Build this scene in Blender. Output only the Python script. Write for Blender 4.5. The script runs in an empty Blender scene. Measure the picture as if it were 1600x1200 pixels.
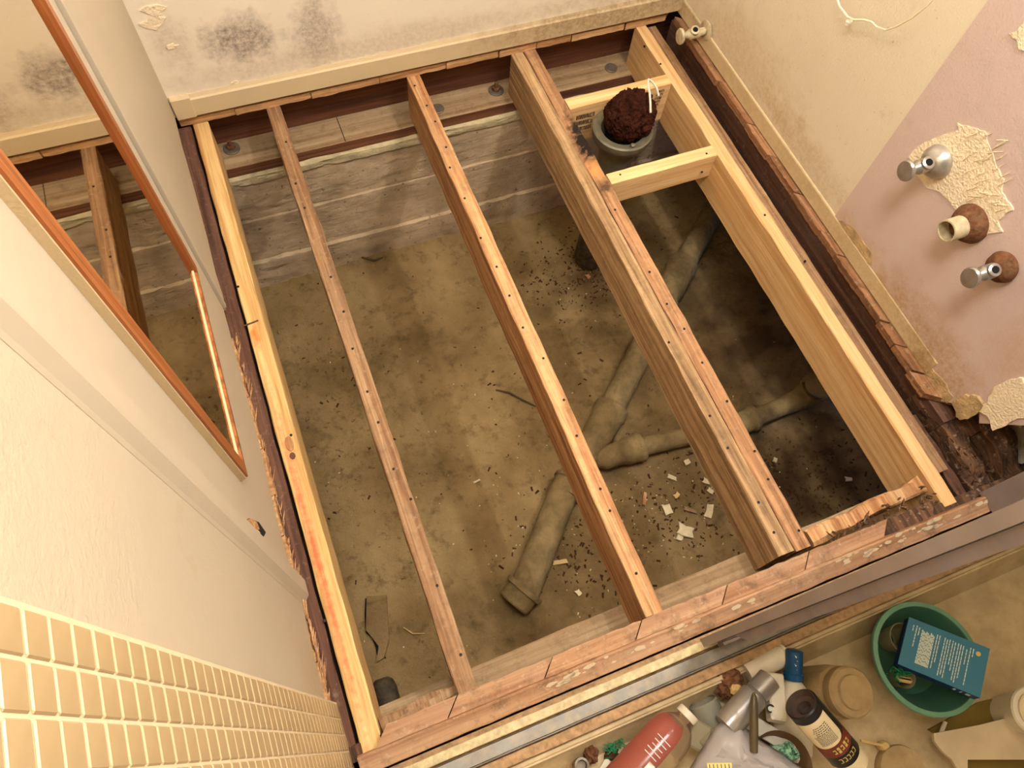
import bpy, bmesh, math, random
from mathutils import Vector, Matrix, noise as mn
random.seed(7)
S = bpy.context.scene
col = S.collection
PI = math.pi
# ---------------------------------------------------------------- camera, world, lamps, exposure
F = 1148.9
RW = Matrix(((0.9308033884, 0.2989810371, -0.2102745622), (-0.3601785511, 0.8482236824, -0.3883143004), (0.0622612512, 0.4371806538, 0.8972160345)))
CP = Vector((-0.04162786, -1.67952655, 1.5319281))
cd = bpy.data.cameras.new('camera'); cam = bpy.data.objects.new('camera', cd); col.objects.link(cam)
cam.matrix_world = Matrix.Translation(CP) @ RW.to_4x4()
cd.sensor_width = 36; cd.lens = F / 1600 * 36; cd.clip_start = 0.02; cd.clip_end = 30
S.camera = cam
w = bpy.data.worlds.new('world'); S.world = w; w.use_nodes = True
w.node_tree.nodes['Background'].inputs[0].default_value = (1, 1, 1, 1); w.node_tree.nodes['Background'].inputs[1].default_value = .02
def lamp(name, kind, loc, power, color, size=.05, rot=None):
    l = bpy.data.lights.new(name, kind); l.energy = power; l.color = color
    if kind == 'AREA': l.size = size
    else: l.shadow_soft_size = size
    o = bpy.data.objects.new(name, l); col.objects.link(o); o.location = loc
    if rot: o.rotation_euler = rot
    return o
WARM = (1, .985, .97)
for i, yy in enumerate((-1.13, -1.27, -1.41)): lamp('vanity_bulb', 'POINT', (1.05, yy, 1.98), 10.6, WARM, .035)
lamp('ceiling_fill', 'AREA', (.1, -1.3, 2.36), 12, WARM, .4)  # soft overhead fill added to brighten the back and right walls
lamp('vent_daylight', 'AREA', (2.1, -1.35, -.42), .8, (.25, .42, 1), .25, (0, math.radians(80), 0))
S.view_settings.view_transform = 'Standard'; S.view_settings.look = 'None'; S.view_settings.gamma = 1
S.view_settings.use_curve_mapping = False; S.view_settings.exposure = 1.06
# photograph pixel -> point on a real plane (1600x1200)
def ray(px, py): return RW @ Vector((px - 800, -(py - 600), -F))
def PZ(px, py, z=0.): r = ray(px, py); return CP + r * ((z - CP.z) / r.z)
def PX(px, py, x): r = ray(px, py); return CP + r * ((x - CP.x) / r.x)
def PY(px, py, y): r = ray(px, py); return CP + r * ((y - CP.y) / r.y)
def qz(L, z): return [tuple(PZ(x, y, z)[:2]) for x, y in L]
# ---------------------------------------------------------------- materials
def srgb(c):
    return tuple(((v / 255) / 12.92 if v / 255 <= .04045 else ((v / 255 + .055) / 1.055) ** 2.4) for v in c) + (1,)
class NB:
    def __init__(s, name):
        s.m = bpy.data.materials.new(name); s.m.use_nodes = True; s.t = s.m.node_tree
        s.b = s.t.nodes['Principled BSDF']; s.tc = s.t.nodes.new('ShaderNodeTexCoord').outputs['Object']
    def n(s, ty, **k):
        o = s.t.nodes.new(ty)
        for a, b in k.items(): setattr(o, a, b)
        return o
    def put(s, sock, v):
        if isinstance(v, bpy.types.NodeSocket): s.t.links.new(v, sock)
        else: sock.default_value = v
    def map(s, sc=(1, 1, 1), loc=(0, 0, 0), rot=(0, 0, 0), src=None):
        o = s.n('ShaderNodeMapping'); s.put(o.inputs[0], src or s.tc); o.inputs['Scale'].default_value = sc
        o.inputs['Location'].default_value = loc; o.inputs['Rotation'].default_value = rot; return o.outputs[0]
    def noise(s, scale, detail=4, rough=.55, dist=0, vec=None):
        o = s.n('ShaderNodeTexNoise'); s.put(o.inputs['Vector'], vec or s.tc); o.inputs['Scale'].default_value = scale
        o.inputs['Detail'].default_value = detail; o.inputs['Roughness'].default_value = rough; o.inputs['Distortion'].default_value = dist
        return o.outputs['Fac']
    def ramp(s, f, stops):
        o = s.n('ShaderNodeValToRGB'); s.put(o.inputs[0], f); e = o.color_ramp.elements
        while len(e) < len(stops): e.new(.5)
        for i, (p, c) in enumerate(stops):
            e[i].position = p; e[i].color = c if len(c) == 4 else tuple(c) + (1,)
        return o.outputs[0]
    def rr(s, f, a, b, lo=0., hi=1.):
        o = s.n('ShaderNodeMapRange'); s.put(o.inputs[0], f); o.inputs[1].default_value = a; o.inputs[2].default_value = b
        o.inputs[3].default_value = lo; o.inputs[4].default_value = hi; return o.outputs[0]
    def mix(s, f, a, b, mode='MIX'):
        o = s.n('ShaderNodeMix', data_type='RGBA', blend_type=mode); s.put(o.inputs[0], f); s.put(o.inputs[6], a); s.put(o.inputs[7], b)
        return o.outputs[2]
    def math(s, op, a, b=0.):
        o = s.n('ShaderNodeMath', operation=op); s.put(o.inputs[0], a); s.put(o.inputs[1], b); return o.outputs[0]
    def blob(s, c, r, k=1., nz=0., nscale=30):
        o = s.n('ShaderNodeVectorMath', operation='DISTANCE'); s.put(o.inputs[0], s.tc if isinstance(r, (int, float)) else s.map(tuple(1 / v for v in r)))
        o.inputs[1].default_value = tuple(c) if isinstance(r, (int, float)) else tuple(a / v for a, v in zip(c, r))
        d = o.outputs['Value']
        if nz: d = s.math('ADD', d, s.rr(s.noise(nscale, 3), .3, .7, -nz, nz))
        return s.rr(d, (r if isinstance(r, (int, float)) else 1.), 0., 0., k)
    def bump(s, h, d=.002, k=1., prev=None):
        o = s.n('ShaderNodeBump'); s.put(o.inputs['Height'], h); o.inputs['Distance'].default_value = d; o.inputs['Strength'].default_value = k
        if prev: s.put(o.inputs['Normal'], prev)
        return o.outputs[0]
    def done(s, color, rough=.8, normal=None, metal=0, spec=.3, **k):
        s.put(s.b.inputs['Base Color'], color); s.put(s.b.inputs['Roughness'], rough); s.put(s.b.inputs['Metallic'], metal)
        s.b.inputs['Specular IOR Level'].default_value = spec
        if normal: s.put(s.b.inputs['Normal'], normal)
        for a, b in k.items(): s.put(s.b.inputs[a.replace('_', ' ')], b)
        return s.m
def wood(name, light, mid, dark, axis=1, grain=1., stain=None, stk=0., rough=.75, dirt=0., blobs=(), bump=.0015):
    """straight-grained timber, fibres along the given axis"""
    n = NB(name); inf = n.n('ShaderNodeObjectInfo').outputs['Random']
    off = n.n('ShaderNodeVectorMath', operation='ADD'); n.put(off.inputs[0], n.tc)
    sc = n.n('ShaderNodeVectorMath', operation='SCALE'); sc.inputs[0].default_value = (3, 7, 5); n.put(sc.inputs['Scale'], inf); n.put(off.inputs[1], sc.outputs[0])
    src = off.outputs[0]
    a = [55 * grain] * 3; a[axis] = 1.6 * grain
    b = [210 * grain] * 3; b[axis] = 6 * grain
    g1 = n.noise(1, 3, .5, .6, n.map(tuple(a), src=src)); g2 = n.noise(1, 2, .5, .2, n.map(tuple(b), src=src))
    c = n.ramp(g1, [(.22, srgb(dark)), (.45, srgb(mid)), (.64, srgb(light))])
    c = n.mix(n.rr(g2, .48, .72, 0, .5), c, srgb(dark))
    d3 = [420 * grain] * 3; d3[axis] = 22 * grain
    g3 = n.noise(1, 2, .6, .1, n.map(tuple(d3), src=src)); c = n.mix(n.rr(g3, .55, .8, 0, .4), c, srgb(dark))
    sc3 = [9] * 3; sc3[axis] = 2.2
    k = n.noise(1, 4, .6, .3, n.map(tuple(sc3), src=src))
    c = n.mix(n.rr(k, .48, .75, 0, .5 if not stain else stk * .75), c, srgb(stain or dark))
    if dirt:
        c = n.mix(n.rr(n.noise(28, 6, .7, vec=src), .5, .7, 0, dirt), c, srgb((70, 56, 40)))
        c = n.mix(n.rr(n.noise(70, 6, .7, vec=src), .56, .7, 0, dirt * .8), c, srgb((200, 178, 145)))
    for bl in blobs:
        cc, r, colr, kk = bl[:4]
        c = n.mix(n.math('MINIMUM', n.blob(cc, r, kk, .35, 60), 1.), c, srgb(colr))
    h = n.math('ADD', g1, n.math('MULTIPLY', g2, .5))
    return n.done(c, rough, n.bump(h, bump, .7), spec=.25)
def plain(name, c, rough=.6, var=.12, scale=20, metal=0, spec=.4, bump=0., dust=0., **k):
    n = NB(name); f = n.noise(scale, 4)
    cc = n.mix(n.rr(f, .35, .65, 0, var), srgb(c), srgb(tuple(v * .55 for v in c)))
    if dust: cc = n.mix(n.rr(n.noise(scale * 1.7, 6, .65), .42, .68, 0, dust), cc, srgb((158, 132, 92)))
    return n.done(cc, rough, n.bump(n.noise(scale * 4, 3), bump) if bump else None, metal, spec, **k)
M = {}
def paint(name, base, stains=(), bumps=.0016, specks=.5, under=(168, 140, 96)):
    n = NB(name)
    c = n.mix(n.rr(n.noise(2.2, 4), .35, .7, 0, .35), srgb(base), srgb(tuple(v * .9 for v in base)))
    c = n.mix(n.rr(n.noise(130, 3, .5), .70, .76, 0, specks), c, srgb((150, 118, 74)))
    c = n.mix(n.rr(n.noise(14, 6, .7), .62, .76, 0, .35), c, srgb(under))
    for cc, r, colr, kk in stains:
        m = n.math('MULTIPLY', n.math('MINIMUM', n.blob(cc, r, 1.6, .25, 22), 1.), n.rr(n.noise(75, 6, .75), .34, .62, .2, 1))
        c = n.mix(n.math('MULTIPLY', m, kk), c, srgb(colr))
    nr = n.bump(n.noise(9, 5, .6), .004, .5); nr = n.bump(n.noise(230, 3), bumps, .45, nr)
    return n.done(c, .55, nr, spec=.35)
CREAM = (236, 218, 178)
q1 = PY(375, 62, 0); q2 = PY(495, 50, 0); q3 = PY(270, 70, 0); q4 = PY(380, 45, 0)
M['wall_back'] = paint('cream_paint_mildewed', (238, 224, 198), [((q1.x, 0, q1.z), (.11, .1, .085), (118, 98, 88), .85), ((q2.x, 0, q2.z), (.08, .1, .12), (128, 108, 96), .65), ((q3.x, 0, q3.z), (.06, .1, .1), (160, 132, 96), .4), ((.3, 0, .13), (.7, .1, .06), (176, 148, 108), .4), ((1.1, 0, .15), (.35, .1, .15), (170, 140, 100), .5)])
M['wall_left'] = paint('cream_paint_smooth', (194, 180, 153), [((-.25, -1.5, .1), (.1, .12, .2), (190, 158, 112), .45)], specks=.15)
M['wall_right'] = paint('cream_paint_scuffed', (228, 214, 186), [((1.265, -.35, .12), (.2, .35, .14), (190, 158, 108), .5), ((1.265, -.7, .1), (.2, .3, .08), (180, 146, 98), .5)])
M['whitewall'] = plain('white_ceiling_paint', (224, 224, 222), .8, .03)
M['pink'] = paint('faded_pink_paint', (210, 186, 174), [((1.25, -1.3, .08), (.2, .3, .10), (176, 140, 96), .85), ((1.25, -1.42, .3), (.2, .08, .2), (190, 152, 110), .5), ((1.25, -1.0, .05), (.2, .25, .08), (190, 150, 100), .7)], specks=.35)
M['trim'] = paint('old_cream_trim', (214, 190, 148), [((1.0, -.01, .08), (.5, .2, .08), (140, 112, 76), .75), ((1.25, -.9, .05), (.1, .9, .05), (170, 140, 92), .5), ((1.25, -1.35, .05), (.1, .2, .1), (150, 116, 70), .8)], under=(150, 122, 84))
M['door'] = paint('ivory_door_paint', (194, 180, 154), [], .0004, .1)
M['grout'] = plain('pale_grout', (222, 202, 162), .8, .1, 40, bump=.0004)
M['tile'] = plain('tan_glazed_tile', (190, 164, 120), .3, .25, 12, spec=.4)
M['newpine'] = wood('new_pine', (228, 192, 138), (216, 174, 118), (184, 132, 80), 1, 1., (222, 166, 104), .5)
M['newpine_x'] = wood('new_pine_crosswise', (242, 208, 150), (232, 188, 130), (204, 152, 96), 0, 1., (230, 180, 120), .5)
M['yellowpine'] = wood('yellow_pine', (226, 196, 134), (210, 170, 106), (172, 118, 66), 1, 1.1, (214, 150, 92), .6, blobs=[((-.006, -.42, .145), (.010, .42, .03), (196, 104, 66), .9), ((-.008, .12, .145), (.012, .05, .03), (206, 128, 60), 1.0)])
M['oldfir'] = wood('old_fir', (178, 144, 106), (150, 112, 76), (98, 68, 44), 1, 1.2, (142, 112, 84), .8, dirt=.35)
M['oldfir_red'] = wood('old_red_fir', (216, 172, 120), (184, 130, 84), (116, 70, 40), 1, 1.1, (146, 106, 74), .6, dirt=.3)
M['weathered'] = wood('weathered_fir', (204, 168, 122), (170, 134, 92), (104, 80, 54), 1, 1.3, (130, 106, 78), .6, dirt=.3)
M['darkfir'] = wood('dark_brown_fir', (112, 76, 56), (90, 58, 42), (58, 36, 26), 1, 1., (124, 96, 80), .6, dirt=.2)
M['rim'] = wood('dark_rim_board', (116, 72, 46), (94, 56, 36), (60, 34, 22), 0, .8, (70, 40, 26), .6)
M['mudsill'] = wood('dusty_mudsill', (176, 150, 112), (156, 128, 92), (128, 98, 66), 0, .7, (140, 104, 72), .5, dirt=.35)
M['mudsill_edge'] = wood('mudsill_edge_grain', (126, 82, 54), (104, 64, 40), (74, 44, 28), 0, .9, (90, 56, 36), .5)
M['plank'] = wood('cut_plank_edge', (222, 178, 126), (196, 146, 96), (146, 98, 58), 0, 1.4, (150, 112, 78), .6, dirt=.3)
M['frontwood'] = wood('scraped_orange_wood', (186, 146, 108), (162, 118, 82), (124, 84, 54), 0, .8, (178, 146, 118), .8, dirt=.6)
M['rotwood'] = wood('rotten_wood', (120, 84, 56), (86, 58, 38), (40, 26, 18), 1, 1.4, (54, 40, 30), .8, dirt=.6, bump=.006)
M['mirrorwood'] = wood('varnished_orange_wood', (176, 110, 62), (152, 88, 46), (112, 60, 30), 2, .9, (160, 84, 36), .6, rough=.35)
n = NB('rough_concrete')
c = n.ramp(n.noise(6, 8, .65), [(.3, srgb((160, 138, 108))), (.55, srgb((206, 180, 144))), (.75, srgb((230, 206, 170)))])
c = n.mix(n.rr(n.noise(1, 3, .5, 0, n.map((5, 5, 70))), .52, .66, 0, .35), c, srgb((190, 174, 140)))
c = n.mix(n.rr(n.noise(60, 3), .64, .72, 0, .7), c, srgb((84, 72, 54)))
M['concrete'] = n.done(c, .95, n.bump(n.noise(90, 5, .7), .006, .8, n.bump(n.noise(1, 3, .5, 0, n.map((6, 6, 90))), .004, .6)), spec=.1)
M['mortar'] = plain('pale_mortar', (214, 196, 152), .95, .4, 30, spec=.1, bump=.004)
n = NB('dry_earth')
c = n.ramp(n.noise(3.1, 8, .62), [(.3, srgb((112, 90, 56))), (.5, srgb((150, 124, 82))), (.68, srgb((172, 146, 100)))])
c = n.mix(n.rr(n.noise(24, 6, .7), .52, .7, 0, .55), c, srgb((72, 56, 34)))
c = n.mix(n.rr(n.noise(190, 2), .70, .78, 0, .6), c, srgb((196, 176, 128)))
for cc, r, kk in (((.95, -.42, -.68), (.38, .2, .3), .75), ((1.2, -1.35, -.68), (.3, .22, .3), .8), ((.85, -1.25, -.68), (.3, .25, .3), .55), ((.42, -1.35, -.68), (.25, .2, .3), .5), ((1.35, -.85, -.68), (.42, .5, .4), .9), ((1.3, -1.4, -.68), (.35, .3, .4), .8)):  # litter patches; the last two paint joist and wall shade onto the earth
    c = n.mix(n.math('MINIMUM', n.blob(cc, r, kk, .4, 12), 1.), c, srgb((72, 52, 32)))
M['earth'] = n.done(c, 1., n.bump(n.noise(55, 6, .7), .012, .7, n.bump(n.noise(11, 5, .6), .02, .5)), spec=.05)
M['pipe'] = plain('dusty_clay_pipe', (150, 128, 86), .95, .6, 18, spec=.08, bump=.005, dust=.5)
M['lead'] = plain('tarnished_grey_flange', (122, 118, 96), .5, .5, 25, .3, .5, .001, dust=.35)
M['iron'] = plain('dark_cast_iron', (70, 60, 46), .7, .5, 20, .3, .4, .002, dust=.3)
M['plankdark'] = wood('old_plank_edge', (176, 130, 90), (150, 104, 68), (100, 66, 42), 1, 1.2, (96, 70, 50), .7, dirt=.5)
M['stampink'] = plain('faded_stamp_ink', (110, 84, 60), .8, .3, 90)
M['rust'] = plain('rusty_steel', (118, 72, 44), .85, .7, 45, .2, .3, .002, dust=.35)
M['rag'] = plain('dark_brown_rag', (74, 38, 26), 1., .7, 60, spec=.05, bump=.006)
M['cord'] = plain('white_cord', (226, 216, 196), .8, .15, 60)
M['cable'] = plain('cream_cable', (246, 232, 192), .5, .05, 60)
M['chrome'] = plain('worn_chrome', (190, 184, 172), .3, .4, 40, .7, .6)
M['paintedmetal'] = plain('paint_spotted_metal', (214, 198, 158), .5, .4, 50, .1, .4, dust=.5)
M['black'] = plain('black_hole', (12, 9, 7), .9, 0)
M['plaster'] = plain('bare_plaster', (246, 226, 190), .95, .12, 40, spec=.1, bump=.004)
M['crackplaster'] = plain('old_brown_plaster', (206, 174, 124), .95, .5, 30, spec=.1, bump=.005)
M['chip'] = plain('plaster_chip', (226, 208, 166), .9, .3, 60, spec=.1)
M['litter'] = plain('brown_wood_litter', (82, 56, 34), 1., .6, 30, spec=.05)
M['twig'] = plain('dry_twig', (92, 72, 40), .9, .4, 60)
M['nail'] = plain('dark_nail_head', (44, 36, 30), .6, .3, 60, .5)
M['steel'] = plain('dirty_galvanised_steel', (120, 110, 94), .5, .5, 40, .4, .5, dust=.5)
M['alu'] = plain('grey_aluminium_track', (118, 112, 100), .42, .35, 30, .6, .5, dust=.35)
M['creamrail'] = plain('chipped_cream_rail', (206, 188, 136), .5, .45, 45, spec=.4, dust=.7)
M['lavender'] = plain('grey_lavender_bar', (152, 138, 134), .5, .25, 16, .15, .4, dust=.25)
M['lavender2'] = plain('dull_lavender_bar', (132, 120, 122), .5, .3, 16, .15, .4, dust=.35)
n = NB('obscure_glass'); tr = n.n('ShaderNodeBsdfTransparent'); tr.inputs[0].default_value = (.58, .56, .50, 1); gl = n.n('ShaderNodeBsdfTranslucent'); gl.inputs[0].default_value = (.6, .57, .5, 1)
mx = n.n('ShaderNodeMixShader'); mx.inputs[0].default_value = .25; n.t.links.new(tr.outputs[0], mx.inputs[1]); n.t.links.new(gl.outputs[0], mx.inputs[2])
n.t.links.new(mx.outputs[0], n.t.nodes['Material Output'].inputs[0]); M['obscure'] = n.m
M['rustrail'] = plain('rust_flaked_rail', (186, 146, 104), .8, .7, 70, spec=.2, dust=.7)
M['pan'] = plain('dirty_cream_pan', (206, 182, 138), .6, .4, 9, spec=.3, dust=.7, bump=.001)
n = NB('mirror_glass'); sm = n.rr(n.noise(26, 6, .7), .55, .8, .015, .12)
M['mirror'] = n.done(srgb((226, 214, 188)), sm, None, 1.)
def glassy(name, c, a=.5, rough=.15):
    return plain(name, c, rough, .05, 12, spec=.5, Transmission_Weight=a, IOR=1.3)
M['redliquid'] = plain('red_liquid', (196, 40, 26), .25, .15, 10, Transmission_Weight=.15)
M['clearplastic'] = glassy('clear_bottle_plastic', (240, 226, 196), .92)
M['clearcup'] = glassy('dusty_clear_cup', (196, 184, 150), .6, .3)
M['bag'] = glassy('milky_plastic_bag', (206, 196, 190), .35, .3)
M['white'] = plain('off_white_plastic', (226, 214, 188), .4, .15, 20, dust=.15)
M['creamboard'] = plain('cream_board', (206, 184, 148), .6, .2, 10, dust=.2)
M['olive'] = plain('olive_yellow_sheet', (124, 100, 30), .5, .3, 8)
M['teal'] = plain('teal_plastic', (66, 116, 94), .38, .2, 16, dust=.08)
M['tealrim'] = plain('teal_plastic_rim', (104, 148, 118), .38, .2, 16)
M['bluecard'] = plain('blue_card', (38, 108, 132), .5, .1, 10)
M['navycard'] = plain('navy_card', (16, 44, 92), .5, .1, 10)
M['bluecap'] = plain('deep_blue_cap', (14, 74, 120), .35, .1, 10)
M['print'] = plain('pale_print', (196, 204, 186), .6, 0)
M['printwhite'] = plain('white_print', (232, 222, 214), .6, 0)
M['gold'] = plain('gold_print', (196, 168, 90), .5, 0)
M['ink'] = plain('black_ink', (52, 40, 30), .8, 0)
M['label'] = plain('cream_label', (224, 204, 160), .6, .08, 16)
M['brownred'] = plain('brown_red_band', (112, 44, 28), .5, .2, 30)
M['blackcan'] = plain('black_can', (30, 24, 22), .35, .2, 20, .2)
M['brownlid'] = plain('brown_black_recess', (78, 62, 52), .45, .3, 14)
M['silver'] = plain('silver_plastic', (160, 152, 142), .28, .3, 24, .5, dust=.3)
M['greycup'] = plain('grey_green_plastic', (140, 136, 118), .4, .2, 12, dust=.2)
M['brownbowl'] = plain('brown_bowl', (116, 82, 50), .5, .35, 14, dust=.2)
n = NB('green_sponge'); c = n.ramp(n.noise(160, 2), [(.4, srgb((60, 108, 76))), (.6, srgb((150, 190, 150)))])
M['sponge'] = n.done(c, .9, n.bump(n.noise(160, 2), .003))
M['greenleaf'] = plain('green_scrub', (36, 128, 78), .7, .5, 60, bump=.002)
M['dustyjar'] = plain('dust_caked_plastic', (178, 150, 106), .85, .35, 26, spec=.1, bump=.002)
M['yellowknob'] = plain('tan_knob', (206, 172, 108), .6, .2, 20)
M['olivewood'] = plain('dark_olive_handle', (86, 72, 42), .35, .3, 30)
M['yellowlabel'] = plain('yellow_label', (224, 210, 130), .6, .1, 30)
# ---------------------------------------------------------------- mesh helpers
class MB:
    def __init__(s): s.v = []; s.f = []; s.mi = []; s.cur = 0
    def add(s, vs, fs):
        o = len(s.v); s.v += [Vector(v) for v in vs]; s.f += [tuple(i + o for i in f) for f in fs]; s.mi += [s.cur] * len(fs); return s
    def box(s, x0, x1, y0, y1, z0, z1, T=None):
        vs = [Vector((x, y, z)) for z in (z0, z1) for y in (y0, y1) for x in (x0, x1)]
        if T: vs = [T @ v for v in vs]
        return s.add(vs, [(0, 2, 3, 1), (4, 5, 7, 6), (0, 1, 5, 4), (2, 6, 7, 3), (0, 4, 6, 2), (1, 3, 7, 5)])
    def cbox(s, c, d, rz=0, ch=0.):
        """box of full size d about centre c, turned about z, edges chamfered by ch"""
        T = Matrix.Translation(c) @ (Matrix.Rotation(rz, 4, 'Z') if isinstance(rz, (int, float)) else rz.to_4x4())
        a, b, h = (v / 2 for v in d)
        if not ch: return s.box(-a, a, -b, b, -h, h, T)
        prof = [(-a + ch, -b), (a - ch, -b), (a, -b + ch), (a, b - ch), (a - ch, b), (-a + ch, b), (-a, b - ch), (-a, -b + ch)]
        rings = []
        for z, k in ((-h, ch), (-h + ch, 0), (h - ch, 0), (h, ch)):
            rings.append([T @ Vector((x - math.copysign(k, x), y - math.copysign(k, y), z)) for x, y in prof])
        return s.loft(rings)
    def loft(s, rings, cap=True, closed=True):
        n = len(rings[0]); vs = [v for r in rings for v in r]; fs = []
        for i in range(len(rings) - 1):
            for j in range(n if closed else n - 1):
                k = (j + 1) % n; fs.append((i * n + j, i * n + k, (i + 1) * n + k, (i + 1) * n + j))
        if cap: fs.append(tuple(range(n - 1, -1, -1))); fs.append(tuple((len(rings) - 1) * n + j for j in range(n)))
        return s.add(vs, fs)
    def tube(s, pts, radii, seg=16, cap=True):
        pts = [Vector(p) for p in pts]
        if isinstance(radii, (int, float)): radii = [radii] * len(pts)
        ds = []
        for i in range(len(pts)):
            a = pts[max(i - 1, 0)]; b = pts[min(i + 1, len(pts) - 1)]; d = b - a
            if d.length < 1e-7: d = ds[-1] if ds else pts[-1] - pts[0]
            ds.append(d.normalized())
        u = ds[0].orthogonal().normalized(); rings = []
        for p, d, r in zip(pts, ds, radii):
            u = (u - d * u.dot(d)).normalized(); v = d.cross(u)
            rings.append([p + (u * math.cos(t) + v * math.sin(t)) * r for t in (2 * PI * k / seg for k in range(seg))])
        return s.loft(rings, cap)
    def lathe(s, a, b, prof, seg=24, cap=True):
        """prof = (distance along a->b in metres, radius)"""
        a = Vector(a); d = (Vector(b) - a).normalized(); u = d.orthogonal().normalized(); v = d.cross(u)
        return s.loft([[a + d * h + (u * math.cos(t) + v * math.sin(t)) * max(r, .0002) for t in (2 * PI * k / seg for k in range(seg))] for h, r in prof], cap)
    def beam(s, a, b, w, h, ch=.002, n=24, jit=.0012, sag=None, seed=0):
        """plank on edge or flat between a and b: a,b on the top centre line, w across, h down; slightly uneven edges"""
        a = Vector(a); b = Vector(b); d = (b - a).normalized(); up = Vector((0, 0, 1)); sd = d.cross(up).normalized(); up = sd.cross(d)
        pr = [(-w / 2 + ch, 0), (w / 2 - ch, 0), (w / 2, -ch), (w / 2, -h + ch), (w / 2 - ch, -h), (-w / 2 + ch, -h), (-w / 2, -h + ch), (-w / 2, -ch)]
        rings = []
        for i in range(n + 1):
            t = i / n; p = a.lerp(b, t); r = []
            for k, (x, z) in enumerate(pr):
                q = Vector((t * 14 * (b - a).length + seed * 9.1, (k // 2) * 3.3, seed))
                x2 = x + mn.noise(q) * jit * 1.6; z2 = z + mn.noise(q + Vector((0, 50, 0))) * jit * 1.6
                if sag: x2, z2 = sag(t, x2, z2, p)
                r.append(p + sd * x2 + up * z2)
            rings.append(r)
        return s.loft(rings)
    def prism(s, pts, axis, lo, hi):
        """polygon (2-D points in the other two axes) extruded along an axis"""
        def mk(p, k):
            c = list(p); c.insert(axis, k); return Vector(c)
        n = len(pts); vs = [mk(p, lo) for p in pts] + [mk(p, hi) for p in pts]
        fs = [tuple(range(n)), tuple(range(2 * n - 1, n - 1, -1))] + [(i, i + n, (i + 1) % n + n, (i + 1) % n) for i in range(n)]
        return s.add(vs, fs)
def obj(name, mb, mat, parent=None, smooth=False, origin=None, base=False):
    me = bpy.data.meshes.new(name)
    if parent is not None: org = parent['_org'] if '_org' in parent else (0, 0, 0); org = Vector(org)
    elif origin is not None: org = Vector(origin)
    elif base:
        xs = [v.x for v in mb.v]; ys = [v.y for v in mb.v]; zs = [v.z for v in mb.v]
        org = Vector(((min(xs) + max(xs)) / 2, (min(ys) + max(ys)) / 2, min(zs)))
    else: org = Vector((0, 0, 0))
    me.from_pydata([v - org for v in mb.v], [], mb.f)
    bm = bmesh.new(); bm.from_mesh(me); bmesh.ops.recalc_face_normals(bm, faces=bm.faces); bm.to_mesh(me); bm.free()
    for m in (mat if isinstance(mat, (list, tuple)) else [mat]): me.materials.append(M[m])
    if isinstance(mat, (list, tuple)):
        for p, i in zip(me.polygons, mb.mi): p.material_index = i
    if smooth:
        me.shade_smooth()
        try: me.set_sharp_from_angle(angle=math.radians(38))
        except Exception: pass
    o = bpy.data.objects.new(name, me); col.objects.link(o)
    if parent is not None: o.parent = parent; o['_org'] = tuple(org)
    else: o.location = org; o['_org'] = tuple(org)
    return o
def tag(o, label, cat, group=None):
    o['label'] = label; o['category'] = cat
    if group: o['group'] = group
    return o
def thing(name, label, cat, loc, group=None):
    o = bpy.data.objects.new(name, None); col.objects.link(o); o.location = loc; o['_org'] = tuple(loc); o.empty_display_size = .05
    return tag(o, label, cat, group)
def struct(name, mb=None, mat=None, loc=(0, 0, 0), smooth=False):
    if mb is None:
        o = bpy.data.objects.new(name, None); col.objects.link(o); o['_org'] = (0, 0, 0); o.empty_display_size = .05
    else: o = obj(name, mb, mat, smooth=smooth)
    o['kind'] = 'structure'; return o
def jag(a, b, n, amp, seed=0):
    """uneven line from a to b (2-D)"""
    r = random.Random(seed); out = []
    for i in range(n + 1):
        t = i / n; out.append((a[0] + (b[0] - a[0]) * t, a[1] + (b[1] - a[1]) * t + (r.uniform(-amp, amp) if 0 < i < n else 0)))
    return out
# ---------------------------------------------------------------- room shell
XL, XR = -.25, 1.265
YF = -2.75; ZC = 2.42
m = MB(); pts = [(-.27, ZC), (XR + .12, ZC)] + [(x, z) for x, z in reversed(jag((-.27, .034), (XR + .12, .034), 40, .0025, 3))]
wb = struct('wall_back', m.prism(pts, 1, 0, .09), 'wall_back')
# back wall: flaked plaster knocks at upper left
for k, (px, py, s_) in enumerate(((240, 14, .03), (241, 34, .035), (268, 72, .016), (368, 128, .012))):
    p = PY(px, py, 0); m = MB(); r = random.Random(k); ring = [(p.x + math.cos(t) * s_ * r.uniform(.5, 1.1), p.z + math.sin(t) * s_ * .55 * r.uniform(.4, 1.1)) for t in (2 * PI * i / 11 for i in range(11))]
    obj('plaster_flake', m.prism(ring, 1, -.0022, .001), 'plaster', wb)
# left wall (painted), in two pieces around the mirrored door, broken lower edge
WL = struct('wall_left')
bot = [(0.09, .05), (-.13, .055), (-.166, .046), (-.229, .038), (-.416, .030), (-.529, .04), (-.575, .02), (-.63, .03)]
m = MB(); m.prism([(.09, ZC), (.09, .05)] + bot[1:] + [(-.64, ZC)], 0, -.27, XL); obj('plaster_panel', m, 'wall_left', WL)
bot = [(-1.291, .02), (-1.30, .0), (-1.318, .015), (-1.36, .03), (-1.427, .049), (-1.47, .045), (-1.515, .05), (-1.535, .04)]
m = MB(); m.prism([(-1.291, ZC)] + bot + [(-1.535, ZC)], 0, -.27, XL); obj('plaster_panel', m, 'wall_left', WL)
m = MB(); m.box(-.29, -.2385, YF, -1.531, -.01, ZC); obj('grout_bed', m, 'grout', WL)
tm = MB(); tm.cbox((0, 0, 0), (.006, .0262, .0252), 0, .0011); tile0 = None
TP, TZ = .02875, .02765
r = random.Random(2)
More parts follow.
